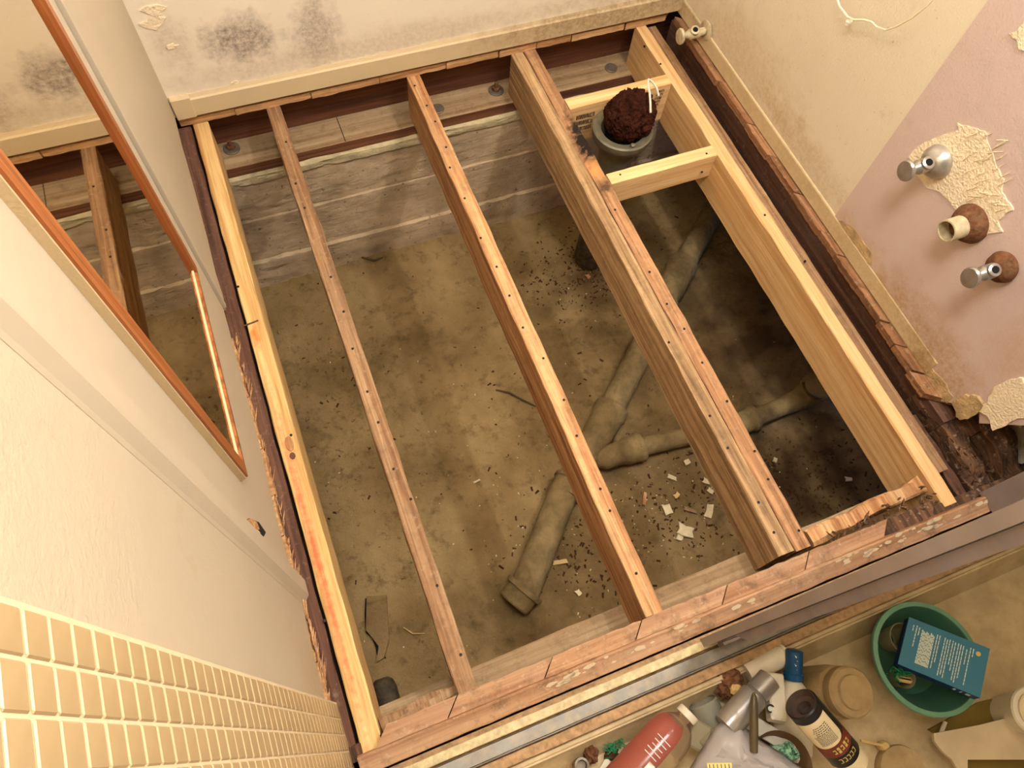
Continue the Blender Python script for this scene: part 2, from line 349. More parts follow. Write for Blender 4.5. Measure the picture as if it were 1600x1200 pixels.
for kz in range(44):
    for ky in range(4):
        yc = -1.5335 - TP * (ky + .5); zc = .008 + TZ * (kz + .5)
        if tile0 is None: tile0 = obj('tile', tm, 'tile', WL); t = tile0
        else: t = tile0.copy(); col.objects.link(t)
        t.location = (-.2401 + r.uniform(-.0002, .0002), yc, zc)
# right wall: cream part and pink part, broken lower edge
WR = struct('wall_right')
lowpts = [(.09, .03), (-.174, .035), (-.373, .034), (-.556, .034), (-.722, .04), (-.875, .035)]
m = MB(); m.prism([(.09, ZC)] + lowpts + [(-.875, ZC)], 0, XR, XR + .12); obj('cream_plaster_panel', m, 'wall_right', WR)
lp = [(-.875, .035), (-.967, .022), (-1.161, .012), (-1.25, .008), (-1.343, .0), (-1.375, .02), (-1.403, .01), (-1.42, .035), (-1.454, .028), (-1.459, .06), (-1.468, .092), (-1.49, .07), (-1.505, .100), (-1.53, .15), (-1.56, .21), (-1.60, .26), (-1.65, .30)]
m = MB(); m.prism([(-.875, ZC)] + lp + [(-1.65, ZC)], 0, XR - .003, XR + .045); obj('pink_plaster_panel', m, 'pink', WR)
m = MB(); m.prism([(-1.65, ZC), (-1.65, .05), (-2.0, -.05), (YF, -.05), (YF, ZC)], 0, XR - .002, XR + .05); obj('shower_wall_panel', m, 'pan', WR)
# plaster and paper patches on the pink wall
def patch(px_pts, mat, name, th=.003, seed=0):
    ring = []; r = random.Random(seed); n = len(px_pts)
    for i, q in enumerate(px_pts):
        a = PX(q[0], q[1], XR - .003); b = PX(*px_pts[(i + 1) % n], XR - .003); ring.append((a.y, a.z))
        d = (b - a)
        for k in (1, 2):
            c = a + d * (k / 3); j = d.length * .10; ring.append((c.y + r.uniform(-j, j), c.z + r.uniform(-j, j)))
    m = MB(); m.prism(ring, 0, XR - .003 - th, XR); return obj(name, m, mat, WR)
patch([(1462, 215), (1480, 208), (1500, 205), (1497, 192), (1520, 200), (1540, 205), (1545, 225), (1552, 240), (1558, 262), (1570, 280), (1566, 300), (1550, 320), (1530, 330), (1512, 330), (1508, 345), (1495, 330), (1480, 310), (1465, 298), (1445, 290), (1432, 272), (1420, 245), (1436, 228)], 'plaster', 'plaster_patch', .0015, 1)
patch([(1558, 262), (1570, 280), (1566, 300), (1580, 318), (1584, 328), (1560, 345), (1568, 362), (1545, 365), (1520, 372), (1500, 360), (1512, 340), (1540, 300)], 'plaster', 'plaster_patch', .0025, 2)
patch([(1577, 52), (1590, 48), (1602, 30), (1604, 80), (1592, 76), (1590, 62)], 'plaster', 'plaster_patch', .002, 3)
patch([(1600, 590), (1612, 630), (1604, 652), (1575, 664), (1554, 672), (1545, 648), (1530, 640), (1548, 618), (1562, 600), (1580, 592)], 'plaster', 'plaster_patch', .006, 5)
patch([(1310, 345), (1330, 352), (1350, 380), (1364, 400), (1362, 415), (1345, 405), (1325, 375)], 'crackplaster', 'plaster_patch', .0008, 6)
patch([(1385, 490), (1410, 505), (1440, 545), (1470, 590), (1490, 620), (1480, 630), (1450, 600), (1420, 555), (1392, 520)], 'crackplaster', 'plaster_patch', .0012, 7)
patch([(1492, 625), (1510, 615), (1530, 618), (1540, 632), (1520, 650), (1505, 655), (1497, 650)], 'crackplaster', 'plaster_patch', .007, 8)
# torn wallboard edges standing proud in the plaster patch
r = random.Random(5)
m = MB()
for k in range(26):
    px = r.uniform(1500, 1562); py = r.uniform(215, 335)
    a = PX(px, py, XR - .006); b = PX(px + r.uniform(12, 26), py + r.uniform(-14, 2), XR - .006)
    m.tube([a, (a + b) / 2 + Vector((-.0015, r.uniform(-.002, .002), 0)), b], [.0006, .0011, .0005], 5)
o = obj('plaster_ridges', m, 'plaster', WR); o['kind'] = 'stuff'
# front (behind the camera), ceiling, and floor slabs that close the crawl space off from the room
struct('wall_front', MB().box(-.3, XR + .15, YF - .08, YF, -.1, ZC), 'whitewall')
struct('ceiling', MB().box(-.3, XR + .15, YF - .08, .1, ZC, ZC + .06), 'whitewall')
# ---------------------------------------------------------------- mirrored door, casings
DR = struct('door_1')
yA, yB = -.645, -1.283
botd = [(yA, .058), (-.697, .05), (-.75, .055), (-.812, .05), (-.90, .045), (-.967, .04), (-1.031, .047), (-1.165, .07), (-1.255, .055), (yB, .03)]
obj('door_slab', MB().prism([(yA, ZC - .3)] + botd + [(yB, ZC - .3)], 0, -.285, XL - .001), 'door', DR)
T1 = struct('trim_1', MB().box(-.27, XL + .006, -.629, -.640, .055, ZC - .28), 'door')
T2 = MB(); T2.box(-.27, XL + .013, -1.310, -1.288, .0, ZC - .28)
T2.prism([(XL - .01, -1.310), (XL + .013, -1.310), (XL + .0125, -1.319), (XL + .003, -1.331), (XL + .0005, -1.336), (XL - .01, -1.336)], 2, -.002, ZC - .28)
struct('trim_2', T2, 'door'); struct('trim_3', MB().box(-.29, XL + .004, -1.34, -.62, ZC - .3, ZC - .24), 'door')
# broken latch mortise low in the door
q = [PX(x, y, XL) for x, y in ((374, 817), (389, 810), (404, 816), (415, 832), (412, 838), (400, 842), (392, 838))]
obj('latch_mortise', MB().prism([(p.y, p.z) for p in q], 0, XL - .006, XL + .0006), 'black', DR)
q = [PX(x, y, XL) for x, y in ((377, 816), (389, 811), (399, 817), (403, 828), (396, 829), (385, 823))]
obj('splintered_edge', MB().prism([(p.y, p.z) for p in q], 0, XL - .002, XL + .003), 'plank', DR)
for a in (0, 1):
    p = PX(393 + a * 9, 830 + a * 3, XL); obj('splinter', MB().box(XL - .001, XL + .0025, p.y - .002, p.y + .004, p.z - .012, p.z + .012), 'chip', DR)
# mirror in its orange wooden frame
mir = thing('mirror', 'tall mirror in a worn orange wooden frame fixed on the ivory door', 'mirror', (XL, -.955, .345))
y0, y1, zb, zt = -.742, -1.182, .352, 2.0
obj('frame_rail', MB().box(XL - .001, XL + .013, y0 - .016, y0, zb, zt), 'mirrorwood', mir)
def rail(yc0, yc1):
    m = MB(); m.box(XL - .001, XL + .013, yc1, yc0, zb, zt); return m
obj('frame_rail', rail(-1.158, y1), 'mirrorwood', mir)
obj('frame_rail', MB().box(XL - .001, XL + .012, y1 + .003, y0 - .002, zb - .006, zb + .004), 'mirrorwood', mir)
obj('glazing_bead', MB().box(XL, XL + .008, y1 + .022, y0 - .014, zb + .004, zb + .011), 'trim', mir)
obj('worn_edge', MB().box(XL - .001, XL + .0095, y1 - .003, y1, zb, zt), 'trim', mir)
obj('mirror_glass', MB().box(XL + .001, XL + .006, y1 + .02, y0 - .014, zb + .003, zt), 'mirror', mir)
for a in ((368, 718), (372, 731)):
    p = PX(a[0], a[1], XL + .004); obj('mirror_clip', MB().cbox(p, (.012, .012, .012), .4, .003), 'white', mir)
# ---------------------------------------------------------------- baseboards
def strip(name, pts_back=True): pass
m = MB(); m.prism([(0, .098), (-.004, .101), (-.008, .092), (-.012, .088), (-.013, .038), (0, .037)], 0, -.2, XR + .003)
m.v = [Vector((v.x, v.y, v.z)) for v in m.v]
bb = struct('baseboard_back', m, 'trim')
obj('baseboard_block', MB().cbox((-.222, -.007, .068), (.05, .018, .066), 0, .002), 'trim', bb)
m = MB(); m.prism([(XR, .073), (XR - .003, .072), (XR - .0045, .069), (XR - .006, .026), (XR, .024)], 1, -1.33, 0)
br = struct('baseboard_right', m, 'trim')
# ---------------------------------------------------------------- crawl space: earth, foundation
def gz(x, y):
    h = -.685 + .018 * mn.noise(Vector((x * 2.2, y * 2.2, 3))) + .010 * mn.noise(Vector((x * 7, y * 7, 9))) + .004 * mn.noise(Vector((x * 26, y * 26, 1)))
    h += .003 * abs(mn.noise(Vector((x * 60, y * 60, 5))))
    if x > 1.25: h += min((x - 1.25) * .12, .1)
    return h
NX, NY = 210, 150; X0, X1, Y0, Y1 = -.75, 2.35, -1.95, .12
vs = []; fs = []
for j in range(NY + 1):
    for i in range(NX + 1):
        x = X0 + (X1 - X0) * i / NX; y = Y0 + (Y1 - Y0) * j / NY; vs.append(Vector((x, y, gz(x, y))))
for j in range(NY):
    for i in range(NX):
        a = j * (NX + 1) + i; fs.append((a, a + 1, a + NX + 2, a + NX + 1))
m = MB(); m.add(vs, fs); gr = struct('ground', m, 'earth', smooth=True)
# foundation: board-formed concrete with three courses and pale mortar on top
FW = struct('foundation_wall')
def face(x0, x1, z0, z1, y, amp, seed, lo_amp=0.01, mat='concrete', name='concrete_course', back=.12):
    m = MB(); nx, nz = 120, 14; vs = []; fs = []
    for j in range(nz + 1):
        for i in range(nx + 1):
            x = x0 + (x1 - x0) * i / nx; t = j / nz
            zlo = z0 + lo_amp * mn.noise(Vector((x * 7, seed, 0))); zhi = z1 + lo_amp * mn.noise(Vector((x * 9, seed + 4, 0)))
            z = zlo + (zhi - zlo) * t
            d = amp * mn.noise(Vector((x * 16, z * 30, seed))) + amp * .6 * mn.noise(Vector((x * 50, z * 60, seed)))
            if mn.noise(Vector((x * 34, z * 40, seed + 7))) > .42: d += amp * 2
            vs.append(Vector((x, y + d, z)))
    for j in range(nz):
        for i in range(nx):
            a = j * (nx + 1) + i; fs.append((a, a + 1, a + nx + 2, a + nx + 1))
    k = len(vs); vs += [Vector((x0, back, z0 - .01)), Vector((x1, back, z0 - .01)), Vector((x0, back, z1)), Vector((x1, back, z1))]
    T = nz * (nx + 1)
    fs += [tuple([T + i for i in range(nx + 1)] + [k + 3, k + 2]), tuple([i for i in range(nx, -1, -1)] + [k, k + 1]), (k, k + 1, k + 3, k + 2)]
    m.add(vs, fs); return obj(name, m, mat, FW, smooth=True)
face(-.75, 1.75, -.365, -.196, -.052, .003, 1)
face(-.75, 1.75, -.56, -.365, -.060, .002, 5, .006)
face(-.75, 1.75, -.74, -.558, -.074, .003, 9, .005)
face(-.75, 1.75, -.206, -.181, -.058, .003, 13, .007, 'mortar', 'mortar_bed')
# mudsill with washers and anchor bolts, rim board
MS = struct('sill_plate', MB().beam((-.75, .03, -.145), (1.75, .03, -.145), .142, .037, .002, 40, .0012, seed=4), 'mudsill')
obj('front_edge', MB().box(-.75, 1.75, -.0425, -.0405, -.1805, -.1475), 'mudsill_edge', MS)
def washer(px, py, rr=.024, bolt=True):
    p = PZ(px, py, -.143); m = MB(); m.lathe((p.x, p.y, -.1455), (p.x, p.y, 0), [(0, rr), (.004, rr), (.005, rr * .93), (.005, .009)], 20); o = obj('washer', m, 'steel', MS)
    if bolt:
        m = MB(); m.lathe((p.x, p.y, -.141), (p.x, p.y, 0), [(0, .013), (.010, .013), (.011, .008)], 6); obj('bolt_nut', m, 'rust', o)
        m = MB(); m.tube([(p.x, p.y, -.135), (p.x, p.y, -.112)], .006, 10); obj('bolt_shank', m, 'rust', o)
washer(362, 232); washer(775, 141); washer(684, 170, .02, False); washer(955, 106, .021, False)
obj('cut_joint', MB().box(.172, .174, -.041, .06, -.1452, -.144), 'black', MS)
struct('rim_board', MB().beam((-.75, .0775, 0), (1.75, .0775, 0), .035, .145, .002, 40, .001, seed=6), 'rim')
obj('notch_mark', MB().cbox((.42, .0592, -.07), (.016, .002, .07), 0), 'black', MS)
# front sill, front rim and concrete footing
struct('front_sill_plate', MB().beam((-.75, -1.64, -.145), (1.75, -1.60, -.145), .15, .04, .003, 40, .002, seed=8), 'weathered_x' if 'weathered_x' in M else 'mudsill')
struct('front_rim_board', MB().beam((-.75, -1.627, -.001), (1.33, -1.627, -.001), .03, .142, .002, 40, .0015, seed=9), 'rotwood')
struct('front_footing', MB().box(-.75, 1.75, -1.95, -1.60, -.75, -.186), 'concrete')
# unseen neighbouring subfloor slabs added to block light, and crawl space sides
struct('subfloor_left', MB().box(-.75, -.285, -1.95, .12, -.02, .0), 'darkfir')
struct('subfloor_right', MB().box(1.30, 2.35, -1.5, .12, -.02, .004), 'darkfir')
struct('subfloor_shower', MB().box(-.75, 2.35, YF - .08, -1.70, -.12, -.07), 'darkfir')
struct('crawl_wall_left', MB().box(-.8, -.75, -1.95, .12, -.75, 0), 'concrete')
struct('crawl_wall_back', MB().box(1.75, 2.4, .08, .14, -.75, .0), 'concrete')
struct('crawl_wall_right', MB().box(2.35, 2.4, -2.0, .12, -.75, .0), 'concrete')
struct('crawl_wall_front', MB().box(1.7, 2.4, -2.0, -1.95, -.75, -.07), 'concrete')
# ---------------------------------------------------------------- floor joists
def joist(label, x0, x1, ya, yb, z=0., h=.145, mat='oldfir', seed=0, nails=(), sag=None, jit=.0014, xoff=0, name='floor_joist', group=None):
    w_ = x1 - x0; m = MB(); m.beam(((x0 + x1) / 2, ya, z), ((x0 + x1) / 2 + xoff, yb, z), w_, h, .0022, 60, jit, sag, seed)
    loc = ((x0 + x1) / 2, (ya + yb) / 2, z - h)
    o = obj(name, m, mat, origin=loc); tag(o, label, 'joist', group)
    if nails:
        m = MB()
        for px, py in nails:
            p = PZ(px, py, z); m.lathe((p.x, p.y, z - .003), (p.x, p.y, z + .01), [(0, .0032), (.0042, .0032), (.0046, .001)], 8)
        n_ = obj('nail_heads', m, 'nail', o); n_['kind'] = 'stuff'
    return o
n = [(447, 222), (462, 287), (476, 325), (517, 433), (537, 487), (551, 545), (574, 612), (591, 660), (615, 733), (642, 780), (683, 915), (720, 1023)]
joist('dark brown joist lying along the foot of the left wall', -.2665, -.2245, .0, -1.62, -.004, .141, 'darkfir', 11, name='wall_joist')
j0 = joist('yellow pine joist with a reddish streak, nearest the mirrored door', -.2175, -.1775, .0, -1.637, .0, .145, 'yellowpine', 12, [(507, 970), (372, 448), (455, 680)], jit=.0012)
joist('thin brown joist, second from the mirrored wall', -.0195, .0195, .0, -1.601, 0, .145, 'oldfir', 13, n)
joist('reddish old joist in the middle of the opening', .385, .424, .0, -1.600, 0, .147, 'oldfir_red', 14, [(648, 134), (667, 165), (680, 190), (697, 230), (703, 262), (726, 310), (751, 372), (776, 417), (796, 462), (817, 512), (849, 560), (881, 625), (901, 681), (938, 764), (953, 798), (994, 896)])
joist('weathered grey-brown joist doubled against the old rotted one', .709, .746, .0, -1.588, .002, .150, 'weathered', 15, [(1045, 535), (1109, 650), (1137, 700), (1185, 785), (1209, 832)])
def rot_sag(t, x, z, p):
    y = p.y
    if -.47 < y < -.26 and z > -.05:
        k = min(1, (y + .47) / .05, (-.26 - y) / .12); k = max(k, 0)
        if x > -.005: z -= k * (.020 + .014 * mn.noise(Vector((y * 70, x * 90, 2))))
        z -= k * .006 * abs(mn.noise(Vector((y * 120, 1, 2))))
    return x, z
M['rotted'] = wood('rotted_fir', (196, 148, 104), (168, 122, 84), (112, 76, 48), 1, 1.2, (146, 112, 82), .7, dirt=.35, blobs=[((.012, .42, .14), (.03, .13, .05), (38, 26, 20), 1.6), ((.0, .31, .145), (.03, .05, .03), (214, 146, 86), 1.2), ((0, .25, .145), (.03, .035, .03), (96, 70, 48), 1.2)])
joist('old brown joist with a blackened rotted hollow, doubled beside the grey-brown one', .7485, .787, .0, -1.592, .0, .146, 'rotted', 16, [(961, 328), (1015, 425), (1042, 475), (1069, 514), (1097, 567), (1136, 627), (1179, 705), (1200, 749), (1248, 829)], rot_sag)
joist('new pale pine joist carrying the two short blocks', 1.121, 1.157, .005, -1.623, 0, .152, 'newpine', 17, [(1007, 72), (1032, 100), (1195, 336), (1258, 408)])
j5 = joist('older brown joist right behind the new pale pine joist', 1.160, 1.194, .0, -1.55, -.012, .13, 'oldfir', 18)
joist('dark rough joist under the foot of the right wall', 1.248, 1.290, .0, -1.45, -.003, .142, 'darkfir', 19, name='wall_joist')
# knots and splits
def knot(parent, px, py, z, rx, ry, mat='darkfir'):
    p = PZ(px, py, z); m = MB(); m.loft([[Vector((p.x + math.cos(t) * rx * k, p.y + math.sin(t) * ry * k, z + h)) for t in (2 * PI * i / 12 for i in range(12))] for k, h in ((1, -.002), (1, .0006), (.6, .001))]); return obj('knot', m, mat, parent)
knot(j0, 452, 693, .001, .009, .018, 'oldfir_red'); knot(j0, 457, 712, .001, .006, .008)
obj('split', MB().cbox(PZ(392, 505, .0015), (.036, .0035, .0015), .12), 'darkfir', j0)
# ---------------------------------------------------------------- new pine blocks
def stamp(parent, y, x0, x1, z0, z1, rows, seed, vert=False):
    m = MB(); r = random.Random(seed)
    for k in range(rows):
        if not vert:
            zc = z0 + (z1 - z0) * (k + .5) / rows; hh = (z1 - z0) / rows * .62; x = x0
            while x < x1 - .004:
                ww = r.choice((.0035, .0045, .005)); st = r.randint(0, 4)
                m.box(x, x + .0012, y - .0005, y + .001, zc - hh / 2, zc + hh / 2)
                if st != 1: m.box(x, x + ww, y - .0005, y + .001, zc + hh / 2 - .0014, zc + hh / 2)
                if st != 2: m.box(x, x + ww, y - .0005, y + .001, zc - hh / 2, zc - hh / 2 + .0014)
                if st != 3: m.box(x + ww - .0012, x + ww, y - .0005, y + .001, zc - hh / 2, zc + hh / 2)
                x += ww + .0022
        else:
            zc = z0 + (z1 - z0) * (k + .5) / rows; hh = (z1 - z0) / rows * .6
            for c in range(2):
                xx = x0 + (x1 - x0) * c / 2 - (zc - z0) * -.12
                m.box(xx, xx + .0085, y - .0005, y + .001, zc + hh / 2 - .0012, zc + hh / 2)
                m.box(xx, xx + .0012, y - .0005, y + .001, zc - hh / 2, zc + hh / 2)
                m.box(xx + (.007 if r.random() > .5 else .003), xx + .0085, y - .0005, y + .001, zc - hh / 2, zc + hh / 2)
    return obj('grade_stamp', m, 'stampink', parent)
def block(label, yc, th, h, seed):
    m = MB(); m.beam((.7895, yc, 0), (1.1195, yc + .004, 0), th, h, .0015, 12, .0006, None, seed)
    return tag(obj('blocking', m, 'newpine_x', origin=(.955, yc, -h)), label, 'block')
b1 = block('short new pine block behind the toilet drain pipe, black stamps on its face', -.237, .040, .14, 31)
b2 = block('short new pine block in front of the toilet drain pipe', -.527, .038, .087, 32)
stamp(b1, -.2585, .815, .875, -.098, -.028, 3, 4); stamp(b1, -.2585, 1.062, 1.086, -.125, -.008, 9, 6, True)
m = MB()
for px, py in ((1104, 240), (969, 273)):
    p = PZ(px, py, 0); m.lathe((p.x, p.y, -.002), (p.x, p.y, .01), [(0, .003), (.003, .003), (.0034, .001)], 8)
p = PY(1097, 269, -.5465); m.lathe((p.x, p.y + .002, p.z), (p.x, p.y - 1, p.z), [(0, .003), (.003, .003)], 8)
o = obj('nail_heads', m, 'nail', b2); o['kind'] = 'stuff'
# ---------------------------------------------------------------- floor: remnants of the diagonal subfloor round the opening
FL = struct('floor')
def plank(name, quad, z0, z1, mat, seed, edge=None):
    """quad of 2-D points; first two points are the sawn edge towards the opening, which is ragged"""
    a, b, c, d = [Vector(q) for q in quad]; r = random.Random(seed); n_ = 10
    fr = []
    for i in range(n_ + 1):
        t = i / n_; q = a.lerp(b, t); inn = (d.lerp(c, t) - q).normalized(); fr.append(q + inn * r.uniform(0, .004))
    poly = [tuple(q) for q in fr] + [tuple(c), tuple(d)]
    return obj(name, MB().prism(poly, 2, z0, z1), mat, FL)
xs = [PY(x, y, 0).x for x, y in ((277, 190), (366, 172), (484, 147), (592, 124), (696, 101), (778, 85), (837, 73), (892, 58), (975, 42), (1040, 27))]
for i in range(len(xs) - 1):
    a, b = xs[i] + .0015, xs[i + 1] - .0015
    plank('plank', ((a, -.002 - (i % 3) * .002), (b, -.002), (b + .11, .11), (a + .11, .11)), .001, .0225, 'plank', i)
ys = [-.012, -.115, -.30, -.475, -.60, -.74, -.875, -.955, -1.06, -1.165, -1.235, -1.31, -1.375]
for i in range(len(ys) - 1):
    a, b = ys[i] - .0015, ys[i + 1] + .0015; e = 1.241 - .003 * (i % 2) - max(0, i - 8) * .004
    plank('plank', ((e, a), (e, b), (1.36, b - .1), (1.36, a - .1)), .001, .0215, 'plankdark', 20 + i)
ys = [-.70, -.86, -.99, -1.10, -1.19, -1.27, -1.36, -1.45, -1.53]
for i in range(len(ys) - 1):
    a, b = ys[i] - .001, ys[i + 1] + .001; e = -.2505 + .002 * (i % 3)
    plank('plank', ((e, a), (e, b), (-.285, b - .01), (-.285, a - .01)), .0, .021, 'plank', 40 + i)
# front remnants, sawn at forty-five degrees between the slits
xs = [-.16, -.02, .176, .371, .568, .767, .969, 1.10]
for i in range(len(xs) - 1):
    a, b = xs[i] + .0016, xs[i + 1] - .0016
    if i == 6: m_ = 'rotwood'
    else: m_ = 'frontwood'
    plank('plank', ((b, -1.600), (a, -1.600), (a - .045, -1.648), (b - .045, -1.648)), .001, .020 - (.004 if i > 5 else 0), m_, 60 + i)
obj('splintered_board', MB().prism([(-.172, -1.602), (-.05, -1.585), (-.055, -1.61), (-.14, -1.632), (-.172, -1.63)], 2, -.05, -.012), 'oldfir', FL)
m = MB(); m.beam((-.175, -1.595, -.03), (.0, -1.588, -.03), .022, .03, .004, 20, .005, seed=61); obj('splintered_board', m, 'oldfir', FL)
# ragged rotten ends left at the right of the front sill
r = random.Random(9)
m = MB()
for k in range(60):
    x = r.uniform(.83, 1.115); y = -1.598 + r.uniform(-.012, .03) * (1 if x > .95 else .4); l = r.uniform(.012, .05)
    a = Vector((x, y, r.uniform(-.01, .022))); d = Vector((r.uniform(-1, 1), r.uniform(-.7, .7), r.uniform(-.2, .2))).normalized(); l *= .6
    m.tube([a, a + d * l * .5, a + d * l], [.001, r.uniform(.0015, .004), .0006], 5)
o = obj('rotten_splinters', m, 'rotwood', FL); o['kind'] = 'stuff'
m = MB(); m.beam((.80, -1.575, -.012), (1.118, -1.56, -.012), .036, .06, .006, 40, .006, seed=70); obj('rotten_ledger', m, 'oldfir_red', FL)
# scraped front edge board (two faces)
m = MB(); pf = [(-1.632, .016), (-1.636, .028), (-1.640, .030), (-1.668, .014), (-1.670, -.05), (-1.635, -.05)]
rings = []
for i in range(61):
    x = -.225 + (1.235 + .225) * i / 60; sk = .024 * (x - .5) * .0
    rings.append([Vector((x, y + sk + .002 * mn.noise(Vector((x * 20, k * 3, 4))), z + .0015 * mn.noise(Vector((x * 26, k * 5, 8))))) for k, (y, z) in enumerate(pf)])
m.loft(rings); eb = struct('trim_4', m, 'frontwood', smooth=True)
m = MB()
for k in range(55):
    x = r.choice((r.uniform(.15, .6), r.uniform(.8, 1.2))); y = -1.640 - r.uniform(0, .014); s_ = r.uniform(.004, .014); z = .0305 - (y + 1.640) * -.57
    ring = [Vector((x + math.cos(t) * s_ * r.uniform(.6, 1.4), y + math.sin(t) * s_ * .4 * r.uniform(.5, 1), 0)) for t in (2 * PI * i / 7 for i in range(7))]
    for v in ring: v.z = .0306 + (v.y + 1.640) * .57 + .0008
    m.add(ring, [tuple(range(7))])
o = obj('paint_flakes', m, 'creamboard', eb); o['kind'] = 'stuff'
# ---------------------------------------------------------------- shower curb: rails
def rail_(name, y0, y1, z0, z1, mat, xa=-.232, xb=1.262, dz=0, ya=None):
    m = MB(); n_ = 30; rings = []
    for i in range(n_ + 1):
        x = xa + (xb - xa) * i / n_; a = y0; b = y1; c = .0012
        rings.append([Vector((x, y + .0006 * mn.noise(Vector((x * 12, q, 0))), z)) for q, (y, z) in enumerate([(a, z0), (a, z1 - c), (a - c, z1), (b + c, z1), (b, z1 - c), (b, z0)])])
    m.loft(rings); return struct(name, m, mat, smooth=False)
CU = struct('shower_curb', MB().box(-.24, 1.27, -1.765, -1.672, -.068, .002), 'rustrail')
def crail(name, y0, y1, z0, z1, mat, xa=-.232, xb=1.262, dy=0):
    m = MB(); n_ = 30; rings = []
    for i in range(n_ + 1):
        t = i / n_; x = xa + (xb - xa) * t; c = .0012; o_ = dy * t
        rings.append([Vector((x, y + o_ + .0006 * mn.noise(Vector((x * 12, q, 0))), z)) for q, (y, z) in enumerate([(y0, z0), (y0, z1 - c), (y0 - c, z1), (y1 + c, z1), (y1, z1 - c), (y1, z0)])])
    m.loft(rings); return obj(name, m, mat, CU)
crail('cream_rail', -1.681, -1.698, -.01, .022, 'creamrail', -.225, .60)
crail('track_channel', -1.702, -1.726, -.01, .010, 'alu', -.225, .75)
crail('track_lip', -1.726, -1.7285, -.01, .019, 'silver', -.225, .75)
crail('rust_rail', -1.731, -1.750, -.01, .014, 'rustrail')
crail('inner_lip', -1.752, -1.765, -.06, .004, 'pan')
m = MB(); m.prism([(-1.760, .006), (-1.80, -.066), (-1.70, -.07)], 0, -.24, 1.27); obj('curb_slope', m, 'pan', CU)
# sliding shower door standing on the curb: lavender-grey stile seen edge on, dim obscure glass, wall jamb
SD = thing('shower_door', 'sliding shower door with lavender-grey metal stile standing on the curb at the right', 'door', (.86, -1.695, .015))
m = MB(); m.box(.462, .492, -1.6925, -1.6765, .020, 1.95); obj('stile', m, 'lavender', SD)
m = MB(); m.prism([(-1.694, .19), (-1.694, 1.95), (-1.7095, 1.95), (-1.7095, .235)], 0, .468, .498); obj('stile', m, 'lavender2', SD)
obj('bottom_rail', MB().box(.492, 1.199, -1.704, -1.687, .018, .052), 'lavender', SD)
obj('glass_pane', MB().box(.49, 1.199, -1.6985, -1.6935, .052, 1.93), 'obscure', SD)
obj('top_rail', MB().box(.46, 1.262, -1.712, -1.68, 1.93, 1.98), 'lavender', SD)
obj('wall_jamb', MB().box(1.200, 1.262, -1.712, -1.624, .020, 1.98), 'lavender', SD)
# ---------------------------------------------------------------- rotten corner beside the right wall
RB = struct('rotten_sill')
m = MB(); m.beam((1.285, -1.36, -.02), (1.272, -1.62, -.03), .06, .10, .01, 50, .014, seed=80); obj('rotten_timber', m, 'rotwood', RB)
m = MB(); m.beam((1.222, -1.40, -.05), (1.226, -1.64, -.06), .03, .09, .006, 40, .006, seed=81); obj('rotten_timber', m, 'darkfir', RB)
m = MB(); m.beam((1.345, -1.44, .03), (1.338, -1.62, .01), .05, .12, .01, 40, .016, seed=82); obj('rotten_timber', m, 'rotwood', RB)
m = MB(); m.beam((1.38, -1.50, .0), (1.52, -1.52, .05), .05, .08, .01, 30, .012, seed=83); obj('rotten_timber', m, 'rotwood', RB)
q = [PX(x, y, 1.40) for x, y in ((1568, 668), (1604, 650), (1604, 722), (1588, 716), (1575, 692))]
obj('plaster_slab', MB().prism([(p.y, p.z) for p in q], 0, 1.385, 1.41), 'plaster', RB)
obj('backing', MB().box(1.36, 1.6, -1.75, -1.42, -.2, -.05), 'rotwood', RB)
struct('crawl_ceiling', MB().box(1.43, 2.4, -1.95, -1.45, -.02, .3), 'darkfir')
m = MB(); r = random.Random(19)
for k in range(90):
    x = r.uniform(1.225, 1.31); y = r.uniform(-1.62, -1.36); a = Vector((x, y, r.uniform(-.05, .0))); d = Vector((r.uniform(-1, 1), r.uniform(-.4, 1), r.uniform(-.3, .3))).normalized(); l = r.uniform(.006, .02)
    m.tube([a, a + d * l * .5, a + d * l], [.0008, r.uniform(.0012, .003), .0005], 4)
o = obj('rotten_splinters', m, 'litter', RB); o['kind'] = 'stuff'
m = MB(); r = random.Random(3)
for k in range(150):   # splinters hanging along the left wall foot and back plank edge
    y = r.uniform(-1.53, -1.28) if r.random() > .4 else r.uniform(-1.28, -.7); a = Vector((-.2485, y, r.uniform(.004, .03))); d = Vector((r.uniform(-.02, .35), 1, r.uniform(-.5, .3))).normalized(); l = r.uniform(.008, .04)
    m.tube([a, a + d * l * .5, a + d * l], [.0004, r.uniform(.0006, .0016), .0003], 4)
o = obj('plank_splinters', m, 'plank', FL); o['kind'] = 'stuff'
# ---------------------------------------------------------------- drain pipes on the earth
DP = thing('drain_pipe', 'dusty buried clay-coloured drain pipe running diagonally with a side branch', 'pipe', (.6, -1.05, -.70))
def G(px, py, z=-.63): return PZ(px, py, z)
def run(name, a, b, r_, mat='pipe', seg=20): return obj(name, MB().tube([a, (a + b) / 2, b], r_, seg), mat, DP, True)
def hub(a, b, r_, name='hub'):
    L = (b - a).length; m = MB(); m.lathe(a, b, [(0, r_ * .8), (.0, r_ * .92), (.004, r_), (L * .22, r_ * 1.02), (L * .3, r_ * .92), (L * .75, r_ * .90), (L * .9, r_ * .78), (L, r_ * .7)], 24); return obj(name, m, 'pipe', DP, True)
zc = -.635
R1 = .041
run('pipe_run', G(1112, 335, zc), G(1062, 425, zc), R1)
hub(G(1068, 410, zc), G(1040, 468, zc), .056)
run('pipe_run', G(1042, 470, zc), G(955, 640, zc), R1 * 1.05)
hub(G(957, 636, zc + .006), G(926, 694, zc), .057)
run('wye_body', G(932, 680, zc), G(885, 775, zc), .046)
hub(G(893, 748, zc), G(878, 775, zc), .053)
